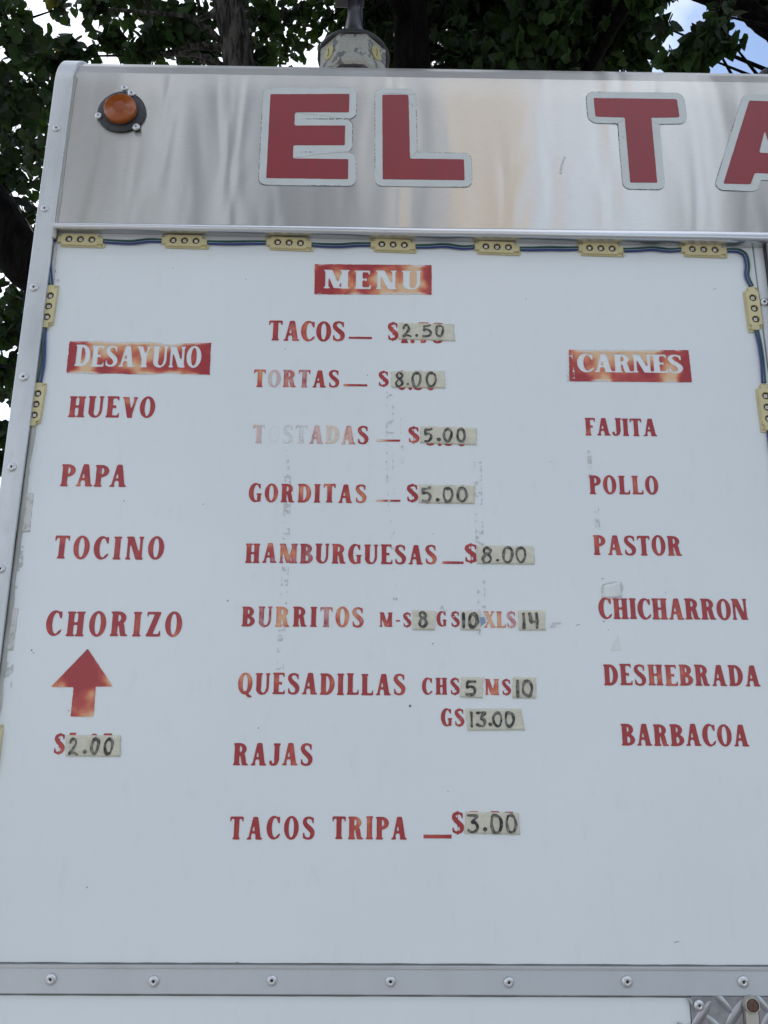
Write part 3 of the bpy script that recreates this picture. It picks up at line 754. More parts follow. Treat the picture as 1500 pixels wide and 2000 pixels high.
# ------------------------------------------------------------------ stencilled words
def pword(text, x0, x1, yt, yb, fades=0.0, side=0, warm=0.0, label=None, soft=.028, rag=.09, seed=None, parent=panel, y=-.0005):
    xm = (x0+x1)/2; ym = (yt+yb)/2
    Zt = W(xm, yt).z; Zb = W(xm, yb).z
    if side < 0: a, b_ = W(x0, yb).x, W(x1, yt).x
    elif side > 0: a, b_ = W(x0, yt).x, W(x1, yb).x
    else: a, b_ = W(x0, ym).x, W(x1, ym).x
    sd_ = seed if seed is not None else abs(hash_(text))+int(x0)
    g_, gx, gz, fade, wm, edge = word_fields(text, a, b_, Zt, Zb, fades, soft=soft, rag=rag, seed=sd_ % 997)
    o = sheet('stencilled_word', g_, gx[0], gz[0], CELL, y, M_spray, None, attrs={'fade': fade, 'warm': wm+warm, 'edge': edge})
    tpart(o, parent); tag(o, label or f'red stencilled word {text}')
    return o
def hash_(s): return sum((i+3)*ord(c_)*17 for i, c_ in enumerate(s))
def dash(x0, x1, y0, y1, fade=0.0):
    p = [W(x0,(y0+y1)/2), W(x1,(y0+y1)/2)]; zt = W((x0+x1)/2,y0).z; zb = W((x0+x1)/2,y1).z; n = 24
    v = []; f = []
    for i in range(n+1):
        x = p[0].x+(p[1].x-p[0].x)*i/n; j = .0004*(float(noise2(np.array(i*.6), np.array(x0*.1)))-.5); v += [(x,-.0005,zb+j*.7),(x,-.0005,zt-j)]
    f = [(2*i,2*i+2,2*i+3,2*i+1) for i in range(n)]
    nn = len(v)
    o = mesh('painted_dash', v, f, None, M_spray, attrs={'fade': [fade*(1-i/nn) for i in range(nn)], 'warm': [.55-.9*i/nn for i in range(nn)], 'edge': [.3]*nn}); tpart(o, panel)

pword('TACOS', 525,674,627,666, [.1,.35,.25,0,0]); dash(681,726.5,658,662)
pword('TORTAS', 496,663,722.5,756.5, [.3,.78,.42,.5,.05,.25], warm=.15); dash(671,717.5,750.5,754.5, .2)
pword('TOSTADAS', 494,720,831,866.5, [.66,1.7,.93,.84,.62,.64,.50,.30], warm=.35); dash(734.5,781,858.5,862.5, .6)
pword('GORDITAS', 486,716,945,981.5, [.1,.28,.22,.05,.05,.05,.02,.25], warm=.05); dash(734,782,976,980, .5)
pword('HAMBURGUESAS', 479,853,1062.5,1101, [.12,.35,.35,.35,.25,.1,.02,.12,.02,0,0,.05]); dash(864,905.5,1096.5,1101.5)
pword('BURRITOS', 472,710.5,1185,1224.5, [.08,.4,.3,.12,.05,.5,.12,.35], warm=.1)
pword('M-$', 741,803.5,1196,1224.5, [.25,.2,.15]); pword('G$', 852.5,898,1194,1224, [.1,.1]); pword('XL$', 944,1008,1194,1226, [.3,.35,.5], warm=.2)
pword('QUESADILLAS', 465,792,1315,1357, [.22,.12,0,0,.05,0,0,0,0,.1,.15])
pword('CH$', 824,898,1324,1357, [.1,.1,.1], label='small red stencilled letters CH$ after quesadillas'); pword('M$', 947,998,1326,1357.5, [.3,.2]); pword('G$', 861,907,1384,1418.5, [.2,.25], label='small red stencilled G$ below the CH$ price')
pword('RAJAS', 455.5,611,1451,1495); pword('TACOS', 449,615,1594.5,1639.5, label='red stencilled word TACOS in the bottom row'); pword('TRIPA', 649,795,1594.5,1639.5); dash(827,882,1630,1637.5)
for a in ((757,778.5,630,665),(739,759.5,725,755),(797,819.5,834,865),(794,817,946,980),(907,933.5,1063,1099),(882,906.5,1586,1628.5)):
    pword('$', *a, [.12], label='red stencilled dollar sign')
pword('$', 103.5,129.5,1433,1473, [.02], side=-1, label='red stencilled dollar sign below the arrow')
pword('HUEVO', 132,305,774.5,815.5, side=-1); pword('PAPA', 116.5,250.5,907.5,950.5, [0,.05,.3,0], side=-1)
pword('TOCINO', 104,322.5,1047.5,1092.5, [0,.1,.05,0,0,.05], side=-1); pword('CHORIZO', 87.5,357.5,1194.5,1243, [.05,0,.15,0,0,0,.1], side=-1)
pword('FAJITA', 1141,1284,817,851.5, [0,0,0,0,.2,.05], side=1); pword('POLLO', 1149,1287,929,965.5, side=1); pword('PASTOR', 1157,1333,1046,1085, [0,.25,0,0,0,0], side=1)
pword('CHICHARRON', 1167.5,1462,1169,1210, side=1); pword('DESHEBRADA', 1177,1486,1298,1339.5, side=1); pword('BARBACOA', 1211,1464,1414,1457, [0,0,.1,.1,.1,.05,.1,.1], side=1)

# old prices under the tape
for a in (('1.75',782,868,630.5,670.5),('0.50',774,852,724.5,762),('3.50',830,912,834,871),('3.50',826,916,947.5,984),('6.50',944,1026,1068,1100),('2.25',914,1006,1584.5,1629)):
    tx = a[0].replace('3','5').replace('2','5')
    pword(tx, *a[1:], .05, label='old red price showing under the tape', y=-.0004)
o = pword('1.65', 131, 222, 1432, 1474, .05, side=-1, label='old red price showing under the tape below the arrow', y=-.0004)
for tx, *a in (('5',812,842,1196,1226),('7',908,932,1196,1226),('5',1018,1050,1197,1226),('5',908,934,1326,1358),('5',1012,1034,1326,1359),('10',914,950,1388,1420)):
    pword(tx, *a, .1, label='old red price showing under the tape', y=-.0004)

# banners with the letters left bare
def banner(text, corners, lx0, lx1, lyt, lyb, fades, side=0, wob=0.0, label=None, seed=1, wsf=None):
    Q = [W(x, y) for x, y in corners]; P2 = [(q.x, q.z) for q in Q]
    xm = (lx0+lx1)/2
    Zt = W(xm, lyt).z; Zb = W(xm, lyb).z
    if side < 0: a, b_ = W(lx0, lyb).x, W(lx1, lyt).x
    elif side > 0: a, b_ = W(lx0, lyt).x, W(lx1, lyb).x
    else: a, b_ = W(lx0, (lyt+lyb)/2).x, W(lx1, (lyt+lyb)/2).x
    g_, gx, gz, fade, wm, edge = word_fields(text, a, b_, Zt, Zb, 0.0, soft=.03, rag=.08, pad=1.0, seed=seed, wsf=wsf)
    GX, GZ = np.meshgrid(gx, gz)
    w_ = wob*(fbm(GX/.045, GZ*0, seed+3)-.5)*2
    D = poly_general(P2)(GX, GZ)+np.where(GZ > (Zt+Zb)/2, w_, w_*.8)
    Dn = D+.0011*(fbm(GX/.003, GZ/.003, seed)-.5)
    B = np.clip(.5-Dn/(2*CELL), 0, 1)
    F_ = np.minimum(B, 1-g_)
    edgeD = np.clip(1+D/.006, 0, 1)
    # the spray is patchy: heavy at the ends and the rim, thin in the middle
    patch = fbm(GX/.034, GZ/.030, seed+31, 2)
    warm = 1.8*(patch-.42)+.26
    ex = (GX-P2[0][0])/(P2[1][0]-P2[0][0])
    warm = warm-.75*np.clip((np.abs(ex-.5)-.36)/.14, 0, 1)
    fade_ = np.clip(edgeD*.75*np.clip((patch-.35)*4, 0, 1), 0, 1)*np.clip((.50-np.abs(ex-.5))/.10, .15, 1)
    fade_ = fade_+.12
    o = sheet('stencilled_banner', F_, gx[0], gz[0], CELL, -.0005, M_spray, None, attrs={'fade': fade_, 'warm': warm, 'edge': edge*0})
    tpart(o, panel); tag(o, label)
banner('MENU', [(615,516),(843,518),(843,576),(614,575)], 632,824,528,564.5, 0, label='orange-red painted block with the word MENU left bare', seed=12, wsf=1.36)
banner('DESAYUNO', [(133,664),(413,669),(410,733),(127,731)], 144,395,675,717, 0, side=-1, wob=.0052, label='uneven orange-red painted block with the word DESAYUNO left bare', seed=23)
banner('CARNES', [(1111,683),(1344.6,684),(1351.6,747),(1112,745)], 1126,1335,692,728, 0, side=1, label='orange-red painted block with the word CARNES left bare', seed=35, wsf=1.30)
# arrow
AP = [(171.5,1267),(221,1341),(187,1341),(183,1400),(138,1399.5),(144,1342),(99,1342)]
P2 = [(W(x,y).x, W(x,y).z) for x, y in AP]
gx = np.arange(min(p[0] for p in P2)-.01, max(p[0] for p in P2)+.01, CELL); gz = np.arange(min(p[1] for p in P2)-.01, max(p[1] for p in P2)+.01, CELL)
GX, GZ = np.meshgrid(gx, gz); D = poly_general(P2)(GX, GZ); B = gauss(np.clip(.5-(D+.0008*(fbm(GX/.003, GZ/.003, 4)-.5))/(2*CELL), 0, 1), .8)
pa = fbm(GX/.03, GZ/.03, 77, 2); u_ = (GX-gx[0])/(gx[-1]-gx[0]); v_ = (GZ-gz[0])/(gz[-1]-gz[0])
tipf = np.clip((u_-.80)*7, 0, 1)+np.clip((.27-u_)*5, 0, 1)*np.clip((v_-.50)*7, 0, 1)*.9
warm = 2.0*(pa-.5)+.26+.8*tipf+.45*np.exp(-((v_-.28)/.13)**2-((u_-.62)/.12)**2)
o = sheet('painted_arrow', B, gx[0], gz[0], CELL, -.0005, M_spray, None, attrs={'fade': np.clip(tipf*.5, 0, 1), 'warm': warm, 'edge': D*0}); tpart(o, panel); tag(o, 'red spray-painted arrow pointing up at CHORIZO')

# ------------------------------------------------------------------ residue, stains and scuffs on the panel
def residue(name, path, w_px, y, matr, thr, sc, seed, parent=panel, edgy=True, sx=2.2):
    P3 = [W(px, py) for px, py in path]; P2 = [(p.x, p.z) for p in P3]; hw = w_px/2*.00077
    x0 = min(p[0] for p in P2)-hw-.004; x1 = max(p[0] for p in P2)+hw+.004; z0 = min(p[1] for p in P2); z1 = max(p[1] for p in P2)
    cell = .0007
    gx = np.arange(x0, x1, cell); gz = np.arange(z0-.002, z1+.002, cell); GX, GZ = np.meshgrid(gx, gz)
    zs = [p[1] for p in P2][::-1]; xs = [p[0] for p in P2][::-1]
    cx = np.interp(GZ, zs, xs); d = (GX-cx)/hw
    nn = fbm(GX/(sc*sx), GZ/sc, seed, 4)
    dens = fbm(GZ*0+.5, GZ/.05, seed+5, 2)
    band = (np.abs(d) < 1)*1.0
    rim = np.exp(-((np.abs(d)-.85)/.16)**2)*.16 if edgy else 0
    F_ = nn+rim+(dens-.5)*.22-thr
    F_ = np.where(band > 0, F_, -.3); F_ = np.where((GZ < z0) | (GZ > z1), -.3, F_)
    o = sheet(name, F_*3+.5, gx[0], gz[0], cell, y, matr, None)
    if o: tpart(o, parent); o['kind'] = 'stuff'
    return o
residue('tape_residue', [(562,878),(563,930)], 5, -.0002, M_residue, .60, .004, 1)
residue('tape_residue', [(562,930),(558,1100),(551,1220),(547,1308)], 13, -.0003, M_residue, .64, .0035, 2)
residue('tape_residue', [(563,945),(560,1010)], 13, -.00022, M_residue, .57, .0030, 32)
residue('tape_residue', [(762,765),(761,900),(765,1000)], 14, -.0007, M_residue, .70, .003, 3)
residue('tape_residue', [(765,1000),(770,1100),(772,1175)], 8, -.0007, M_residue, .67, .003, 4)
residue('tape_residue', [(785,815),(784,905)], 6, -.0007, M_residue, .68, .003, 5)
residue('tape_residue', [(933,900),(935,1000),(938,1100),(943,1240)], 15, -.0007, M_residue, .71, .003, 6)
residue('tape_residue', [(1151,880),(1153,935)], 7, -.0007, M_residue, .66, .004, 7)
residue('tape_residue', [(1165,985),(1168,1030)], 8, -.0007, M_residue, .68, .004, 8)
residue('tape_residue', [(1110,688),(1116,748)], 16, -.0007, M_residue, .72, .004, 9)
residue('tape_residue', [(893,1180),(895,1245)], 90, -.0007, M_residue, .755, .003, 10, edgy=False)
residue('tape_residue', [(1083,1205),(1085,1226)], 22, -.0007, M_residue, .66, .004, 11, edgy=False)
residue('grime_smudge', [(112,520),(112,560)], 10, -.0003, M_caulk, .60, .006, 12, edgy=False)
residue('grime_smudge', [(112,462),(104,560)], 26, -.0003, M_residue, .60, .007, 19, edgy=False)
residue('grime_smudge', [(52,830),(28,1150)], 26, -.0003, M_residue, .665, .012, 13, edgy=False)
residue('grime_smudge', [(24,1200),(4,1420)], 22, -.0003, M_residue, .66, .012, 14, edgy=False)
# specks
sp_ = MB()
for px, py, r in ((801,1379,2.2),(445,1173,1.6),(1027,584,1.2),(1300,1157,1),(170,1733,1.3),(338,524,1),(242,978.5,1.2),(44,1068,1.3),(1177,1130,1.2),(1179,1214,1.2),(1188,1230,1),(505,1422,1.1),(875,1546,1),(397,985,1),(846,1043,.9),(1075,902,.8),(480,546,1),(845,1257,1.2),(718,733,1.2),(557,682,1.1),(134,1388,1.1),(62,1270,1.5),(66,1275,1.2)):
    p = W(px, py); n = 7; rr_ = r*.00077
    sp_.add([(p.x+rr_*math.cos(a*2*math.pi/n)*random.uniform(.6,1.3), -.0004, p.z+rr_*math.sin(a*2*math.pi/n)*random.uniform(.6,1.4)) for a in range(n)], [tuple(range(n))])
for px, py, l in ((1317,1840,9),(1125,1221,8),(460,1880,6),(300,1930,5),(1393,565,6)):
    p = W(px, py); q = W(px+l, py-2); sp_.add([(p.x,-.0003,p.z),(q.x,-.0003,q.z),(q.x,-.0003,q.z-.0006),(p.x,-.0003,p.z-.0008)], [(0,1,2,3)])
o = build(sp_, 'fly_speck', M_dirt, panel); o['kind'] = 'stuff'

# tape patches without writing
def quad_sheet(corners, nx, nz_, amp, seed, y, rag=0.0):
    Q = [W(x, z, y) for x, z in corners]   # tl, tr, br, bl
    v = []; f = []
    for j in range(nz_+1):
        for i in range(nx+1):
            s, t_ = i/nx, j/nz_
            a = Q[0].lerp(Q[1], s); b_ = Q[3].lerp(Q[2], s); p = a.lerp(b_, t_)
            ex = rag*(random.random()-.5) if i in (0, nx) else 0
            ez = rag*.4*(random.random()-.5) if j in (0, nz_) else 0
            edge = i in (0,nx) or j in (0,nz_)
            d = 0 if edge else amp*float(fbm(np.array(p.x/.012), np.array(p.z/.009), seed))
            v.append((p.x+ex, y-d, p.z+ez))
    for j in range(nz_):
        for i in range(nx): f.append((j*(nx+1)+i, j*(nx+1)+i+1, (j+1)*(nx+1)+i+1, (j+1)*(nx+1)+i))
    # skirt down to the panel
    ring = [i for i in range(nx+1)]+[j*(nx+1)+nx for j in range(1, nz_+1)]+[nz_*(nx+1)+i for i in range(nx-1, -1, -1)]+[j*(nx+1) for j in range(nz_-1, 0, -1)]
    n0 = len(v)
    for r_ in ring: v.append((v[r_][0], -.0001, v[r_][2]))
    m = len(ring)
    for k in range(m): f.append((ring[k], n0+k, n0+(k+1)%m, ring[(k+1)%m]))
    return v, f
v, f = quad_sheet([(39,963),(66,963),(58,1039),(29,1040)], 8, 18, .0006, 5, -.0006, .001)
o = mesh('tape_patch', v, f, None, M_oldtape, smooth=True); tag(o, 'upper piece of dirty white tape at the left edge of the panel, beside PAPA', 'tape', 'bare tape patches on the panel')
v, f = quad_sheet([(6,1188),(36,1188),(26,1270),(-6,1271)], 8, 18, .0006, 6, -.0006, .001)
o = mesh('tape_patch', v, f, None, M_oldtape, smooth=True); tag(o, 'lower piece of dirty white tape at the left edge of the panel, beside CHORIZO', 'tape', 'bare tape patches on the panel')
v, f = quad_sheet([(1176,1142),(1212,1136),(1216,1167),(1175,1168)], 8, 6, .0004, 9, -.0004, .0015)
o = mesh('tape_patch', v, f, None, M_clear, smooth=True); tag(o, 'whitish clear tape square just above CHICHARRON', 'tape', 'bare tape patches on the panel')
gl = MB()
for pts in ([(1177,1166),(1176,1150),(1177,1142),(1186,1139),(1203,1136)], [(1193,1168),(1203,1166),(1211,1165),(1209,1158)], [(1213,1137),(1216,1148),(1214,1156)]):
    q = [W(x+random.uniform(-.6,.6), y+random.uniform(-.6,.6)) for x, y in pts]; gl.tube([(a.x, -.0009, a.z) for a in q], [.0003,.0006,.0003,.0005,.0003][:len(q)], 5)
o = build(gl, 'dirt_edge', M_residue, panel); o['kind'] = 'stuff'
p = [W(x,y) for x,y in ((1207,1239),(1214,1270),(1193,1271))]
o = mesh('tape_scrap', [(q.x,-.0006,q.z) for q in p]+[(q.x,-.0001,q.z) for q in p], [(0,1,2),(0,3,4,1),(1,4,5,2),(2,5,3,0)], None, M_clear); tag(o, 'small triangular scrap of pale tape between CHICHARRON and DESHEBRADA', 'tape', 'bare tape patches on the panel')
p = [W(x,y) for x,y in ((936,1206),(945,1205),(948,1216),(940,1223),(935,1216))]
o = mesh('blue_smear', [(q.x,-.0011,q.z) for q in p], [tuple(range(5))], None, mat('blue_smudge',(.20,.28,.42),.6)[0]); tpart(o, panel)

# ------------------------------------------------------------------ handwritten price tapes
HW = {
 '0': [[(.52,.98),(.25,.92),(.06,.62),(.10,.25),(.34,.02),(.68,.06),(.92,.40),(.88,.78),(.62,.97),(.48,.93)]],
 '1': [[(.5,1),(.52,.5),(.5,0)]],
 '2': [[(.08,.72),(.22,.92),(.50,1.0),(.76,.86),(.74,.62),(.44,.34),(.08,.06),(.10,.04),(.50,.10),(1.0,.02)]],
 '3': [[(.10,.95),(.50,.98),(.90,.94),(.66,.74),(.42,.58),(.74,.52),(.92,.32),(.72,.08),(.36,.02),(.06,.12)]],
 '4': [[(.10,1.0),(.12,.70),(.16,.46),(.50,.44),(.92,.46)],[(.88,1.02),(.86,.5),(.84,0)]],
 '5': [[(.90,.98),(.50,.94),(.16,.92),(.14,.76),(.14,.56),(.48,.62),(.82,.48),(.86,.22),(.56,.02),(.08,.04)]],
 '8': [[(.80,.86),(.50,1.0),(.20,.86),(.28,.66),(.66,.48),(.86,.24),(.62,.02),(.26,.02),(.12,.26),(.40,.50),(.78,.66),(.82,.84)]],
 '.': [[(.4,.5),(.6,.5)]],
}
def tape(corners, digits, label, seed, r=2.1, shade=0):
    Y0 = -.0012
    v, f = quad_sheet(corners, 26, 9, .0007, seed, Y0, .0012)
    tp_ = mesh('price_tape', v, f, None, M_tape, smooth=True)
    tag(tp_, label, 'price tape', 'handwritten price tapes on the menu')
    def yf(X, Z): return Y0-.0007*fbm(X/.012, Z/.009, seed)-.0004
    for ch, x0, x1, yt, yb in digits:
        A = W(x0, yb); B_ = W(x1, yt); w_ = B_.x-A.x; h = B_.z-A.z; cell = .0006
        rr_ = r*.00077*(1.15 if ch != '.' else 1.55)
        gx = np.arange(A.x-rr_*2.2, B_.x+rr_*2.2, cell); gz = np.arange(A.z-rr_*2.2, B_.z+rr_*2.2, cell); U, V = np.meshgrid(gx, gz)
        d = None; rq = random.Random(seed*7+int(x0))
        for st in HW[ch]:
            pts = [(A.x+w_*min(max(u+rq.uniform(-.05,.05),-.05),1.08)*.94, A.z+h*(v_+rq.uniform(-.035,.035))*.95, rr_*rq.uniform(.70,1.25)) for u, v_ in st]
            s = stroke(pts)(U, V); d = s if d is None else np.minimum(d, s)
        F_ = .5-d/(2*cell)+.28*(fbm(U/.0016, V/.0016, seed)-.5)
        o = sheet('digit', F_, gx[0], gz[0], cell, 0, M_marker, tp_, yfun=yf)
        if o and ch != '.': o['label'] = f'handwritten black {ch}'
        if o and ch == '.': o.name = 'decimal_point'
def zz(D, ox, oy, s, yt, yb):
    out = []
    for q in D:
        ch, a, b_ = q[:3]; t0, t1 = (q[3], q[4]) if len(q) > 3 else (yt, yb)
        out.append((ch, ox+a/s, ox+b_/s, oy+t0/s, oy+t1/s))
    return out
Z6 = (420,500,2.778); ZG = (440,880,2.273); ZQ = (430,1250,2.273); ZC = (0,1180,3.75)
tape([(779,630),(886,633),(889,666),(778,662)], zz([('2',1020,1062),('.',1090,1098,430,437),('5',1128,1176),('0',1197,1242)],*Z6,375,440), 'masking tape reading 2.50 after TACOS in the top row', 11)
tape([(764,725),(868,724),(870,758),(764,756)], zz([('8',978,1026),('.',1043,1051,693,701),('0',1068,1120),('0',1145,1203)],*Z6,633,708), 'masking tape reading 8.00 after TORTAS', 12)
tape([(821,832),(931,836),(932,869),(821,865)], zz([('5',1135,1180),('.',1210,1218,994,1001),('0',1242,1288),('0',1314,1358)],*Z6,937,1008), 'masking tape reading 5.00 after the faded TOSTADAS', 13)
tape([(818,946),(928,948),(927,984),(818,982)], zz([('5',1124,1174),('.',1204,1213,1320,1328),('0',1237,1292),('0',1314,1368)],*Z6,1256,1333), 'masking tape reading 5.00 after GORDITAS', 14)
tape([(932,1065),(1042,1066),(1045,1102.5),(932,1101)], zz([('8',1140,1186),('.',1204,1213,483,492),('0',1232,1278),('0',1292,1336)],*ZG,428,498), 'masking tape reading 8.00 after HAMBURGUESAS', 15)
tape([(806,1191),(852,1193),(850,1231),(806,1230)], zz([('8',857,898)],*ZG,714,780), 'short masking tape reading 8 after BURRITOS', 16)
tape([(900,1193),(938,1193),(939,1231),(900,1230)], zz([('1',1050,1066),('0',1082,1122)],*ZG,722,784), 'short masking tape reading 10 in the BURRITOS row', 17, r=2.6)
tape([(1012,1192),(1064,1192),(1066,1231),(1013,1231)], zz([('1',1317,1332),('4',1350,1388)],*ZG,722,786), 'short masking tape reading 14 at the end of the BURRITOS row', 18, r=2.5)
tape([(901,1322),(944,1323),(943,1363.5),(899,1362)], zz([('5',1092,1136)],*ZQ,180,246), 'short masking tape reading 5 after QUESADILLAS', 19)
tape([(1002,1322),(1047,1323),(1047,1364),(1001,1363.5)], zz([('1',1312,1328),('0',1342,1386)],*ZQ,178,248), 'short masking tape reading 10 in the QUESADILLAS row', 20, r=2.5)
tape([(909,1384),(1017,1384),(1026,1426),(913,1427)], zz([('1',1108,1124),('3',1140,1180),('.',1195,1203,370,378),('0',1212,1252),('0',1266,1304)],*ZQ,318,384), 'masking tape reading 13.00 below QUESADILLAS', 21)
tape([(909,1585),(1013,1588),(1016.5,1630.5),(908,1628)], zz([('3',1098,1150),('.',1172,1182,835,844),('0',1202,1252),('0',1270,1316)],*ZQ,772,852), 'masking tape reading 3.00 after TACOS TRIPA', 22)
tape([(128.5,1436),(236,1436),(235,1478),(128.5,1477)], zz([('2',508,580),('.',620,632,1075,1086),('0',668,736),('0',762,840)],*ZC,978,1100), 'masking tape reading 2.00 below the red arrow', 23)

# ------------------------------------------------------------------ LED modules and their wires
S = .075/295.     # one drawing unit of the module in metres
def led_meshes():
    def rbox(a, b_, c_, d_, r):
        def f(u, v): 
            qx = np.abs(u-(a+b_)/2)-(b_-a)/2+r; qy = np.abs(v-(c_+d_)/2)-(d_-c_)/2+r
            return np.hypot(np.maximum(qx,0), np.maximum(qy,0))+np.minimum(np.maximum(qx,qy),0)-r
        return f
    cell = 1.6
    u = np.arange(-156, 157, cell); v_ = np.arange(-52, 53, cell); U, V = np.meshgrid(u, v_)
    # origin centre, v up: body, left tab (high), right tab (low), flange with the screw holes
    base = uni(rbox(-117,117,-42,42,8), rbox(-142,-100,-18,40,5), rbox(100,145,-42,20,8))(U, V)
    holes = uni(ell(130,-32,5.5,5.5), ell(-131,33,4.5,4.5))(U, V)
    lensx = (-68, 0, 68)
    top = uni(rbox(-111,104,-34,40,12), rbox(-134,-100,-16,20,2), rbox(95,134,-22,18,2))(U, V)
    cups = uni(*[ell(x, 4, 22, 22) for x in lensx])(U, V)
    slots = uni(rect(-140,-136,-12,-2), rect(-140,-136,8,18), rect(137,141,-16,-4), rect(137,141,4,16))(U, V)
    out = []
    for k, (F_, yo, th) in enumerate(((np.maximum(base, -holes), -.0018, .0018), (np.maximum(top, -cups), -.0046, .0029))):
        F_ = np.maximum(F_, -slots) if k == 0 else F_
        Vv, fc = contour(.5-F_/(2*cell))
        verts = [(p[0]*cell-156, p[1]*cell-52) for p in Vv]
        vs = [(x*S, yo, z*S) for x, z in verts]; fs = list(fc); cnt = {}
        for f_ in fc:
            for i in range(len(f_)):
                p, q = f_[i], f_[(i+1)%len(f_)]
                if (q,p) in cnt: del cnt[(q,p)]
                else: cnt[(p,q)] = 1
        mp_ = {}
        for (p,q) in list(cnt):
            for w_ in (p,q):
                if w_ not in mp_: mp_[w_] = len(vs); vs.append((vs[w_][0]*(1.0+ (0.012 if k else 0)), yo+th, vs[w_][2]*(1.0+(0.05 if k else 0))))
            fs.append((q,p,mp_[p],mp_[q]))
        out.append((vs, fs))
    housing = MB().add(*out[0]).add(*out[1])
    me = bpy.data.meshes.new('housing'); me.from_pydata(housing.v, [], housing.f); me.materials.append(M_led)
    cup = MB().lathe([(22.5*S,-.0002),(21*S,.0)], (0,0,0), n=20, cap0=False)
    cm = bpy.data.meshes.new('led_cup'); cm.from_pydata([(x,-.0022+y,z) for x,y,z in cup.v], [], cup.f); cm.materials.append(M_cup)
    ch = MB().box(-9.5*S,9.5*S,-.0032,-.0022,-9.5*S,9.5*S,b=.0002)
    chm = bpy.data.meshes.new('led_chip'); chm.from_pydata(ch.v, [], ch.f); chm.materials.append(M_chip)
    ph = MB().lathe([(4.5*S,.0034),(3.5*S,.00350)], (0,0,0), n=12, cap0=False)
    phm = bpy.data.meshes.new('phosphor_dot'); phm.from_pydata(ph.v, [], ph.f); phm.materials.append(M_chipy)
    return me, cm, chm, phm
LM = led_meshes()
def led(pa, pb, label, flip=False, shorten=1.0):
    """pa, pb: photo positions of the two ends of the module's centre line"""
    A, B_ = W(*pa, -.003), W(*pb, -.003); c_ = (A+B_)/2; ang = math.atan2(B_.z-A.z, B_.x-A.x)
    s = (B_-A).length/.0768
    r = empty('led_module', (c_.x, -.0004, c_.z), label, 'LED module', 'LED modules around the menu panel')
    r.rotation_euler = (0, -ang, 0); r.scale = (s, 1, s if s < 1.1 else 1)
    o = bpy.data.objects.new('housing', LM[0]); C.objects.link(o); o.parent = r
    for x in (-68, 0, 68):
        cu = bpy.data.objects.new('led_cup', LM[1]); C.objects.link(cu); cu.parent = r; cu.location = (x*S, 0, 4*S)
        q = bpy.data.objects.new('led_chip', LM[2]); C.objects.link(q); q.parent = cu; q.rotation_euler = (0, random.uniform(-.12,.12), 0)
        if random.random() < .35:
            d = bpy.data.objects.new('phosphor_dot', LM[3]); C.objects.link(d); d.parent = cu
    return r
ordn = ['leftmost', 'second from left', 'third from left', 'middle', 'third from right', 'second from right', 'rightmost']
tops = [((108,468),(207,471)),((311.5,470.5),(410,473.5)),((515.5,474),(614,478)),((719,478),(816.5,481.5)),((922,482.5),(1019.5,486)),((1124.5,485.5),(1222,488.5)),((1325,487.5),(1423,491))]
for k, (a, b_) in enumerate(tops): led(a, b_, f'yellowed LED module under the drip rail, {ordn[k]} of the row of seven')
led((101,553.5),(87,645), 'yellowed LED module on the left edge, upper of the two above HUEVO')
led((77.5,744),(62,837), 'yellowed LED module on the left edge, lower one beside HUEVO')
led((-8,1412),(-21,1520), 'yellowed LED module cut by the left edge of the photo, beside the arrow price')
led((1465,557.5),(1477.5,650), 'yellowed LED module on the right edge, upper one near the rivet')
led((1490,747),(1503,846), 'yellowed LED module on the right edge, lower one beside CARNES')

WM = [(M_wblack,'black'), (M_wgreen,'green'), (M_wpale,'pale'), (M_wblue,'blue')]
def bundle(path, label, offs=(3.0,1.3,-.7,-3.2), spread=None, rad=.00128):
    P3 = [W(x, y) for x, y in path]
    r = empty('wire_bundle', (P3[0].x, -.0014, P3[0].z), label, 'wiring', 'wires between the LED modules')
    # smooth
    Q = []
    n = len(P3)
    for i in range(n-1):
        p0 = P3[max(i-1,0)]; p1 = P3[i]; p2 = P3[i+1]; p3 = P3[min(i+2,n-1)]
        for s in np.linspace(0,1,7)[:-1]: Q.append(.5*((2*p1)+(-p0+p2)*s+(2*p0-5*p1+4*p2-p3)*s*s+(-p0+3*p1-3*p2+p3)*s**3))
    Q.append(P3[-1]); m = len(Q)
    for k, (mm, cn) in enumerate(WM):
        pts = []
        for i, p in enumerate(Q):
            t_ = (Q[min(i+1,m-1)]-Q[max(i-1,0)]).normalized(); nrm = Vector((-t_.z, 0, t_.x))
            if nrm.z < 0 and abs(t_.x) > abs(t_.z): nrm = -nrm
            if abs(t_.x) <= abs(t_.z) and (nrm.x > 0) != (path[0][0] > 700): nrm = -nrm
            o_ = offs[k]*.00077*(1+ (spread or 0)*math.sin(math.pi*i/(m-1)))
            y = -.0020-.0012*math.sin(math.pi*i/(m-1))*(k % 2) - (.0016 if k in (1,) else 0)
            pts.append(Vector((p.x+nrm.x*o_, y, p.z+nrm.z*o_))-r.location)
        w_ = MB().tube(pts, rad*(1.25 if k == 3 else 1.0), 8).build('wire', mm, r, smooth=True); w_['label'] = f'{cn} wire'
gaps = ['first and second','second and third','third and fourth','fourth and fifth','fifth and sixth','sixth and seventh']
sag = (4, 2, 3, -1, 1, -1)
for k in range(6):
    a = tops[k][1]; b_ = tops[k+1][0]
    xm = (a[0]+b_[0])/2; ym = (a[1]+b_[1])/2
    bundle([(a[0]-4,a[1]+1),(a[0]+22,(a[1]*.8+b_[1]*.2)+1+sag[k]*.5),(xm,ym+sag[k]),(b_[0]-20,(a[1]*.2+b_[1]*.8)+2-sag[k]*.4),(b_[0]+4,b_[1]+1)], f'thin coloured wires under the rail between the {gaps[k]} LED modules from the left', spread=.25)
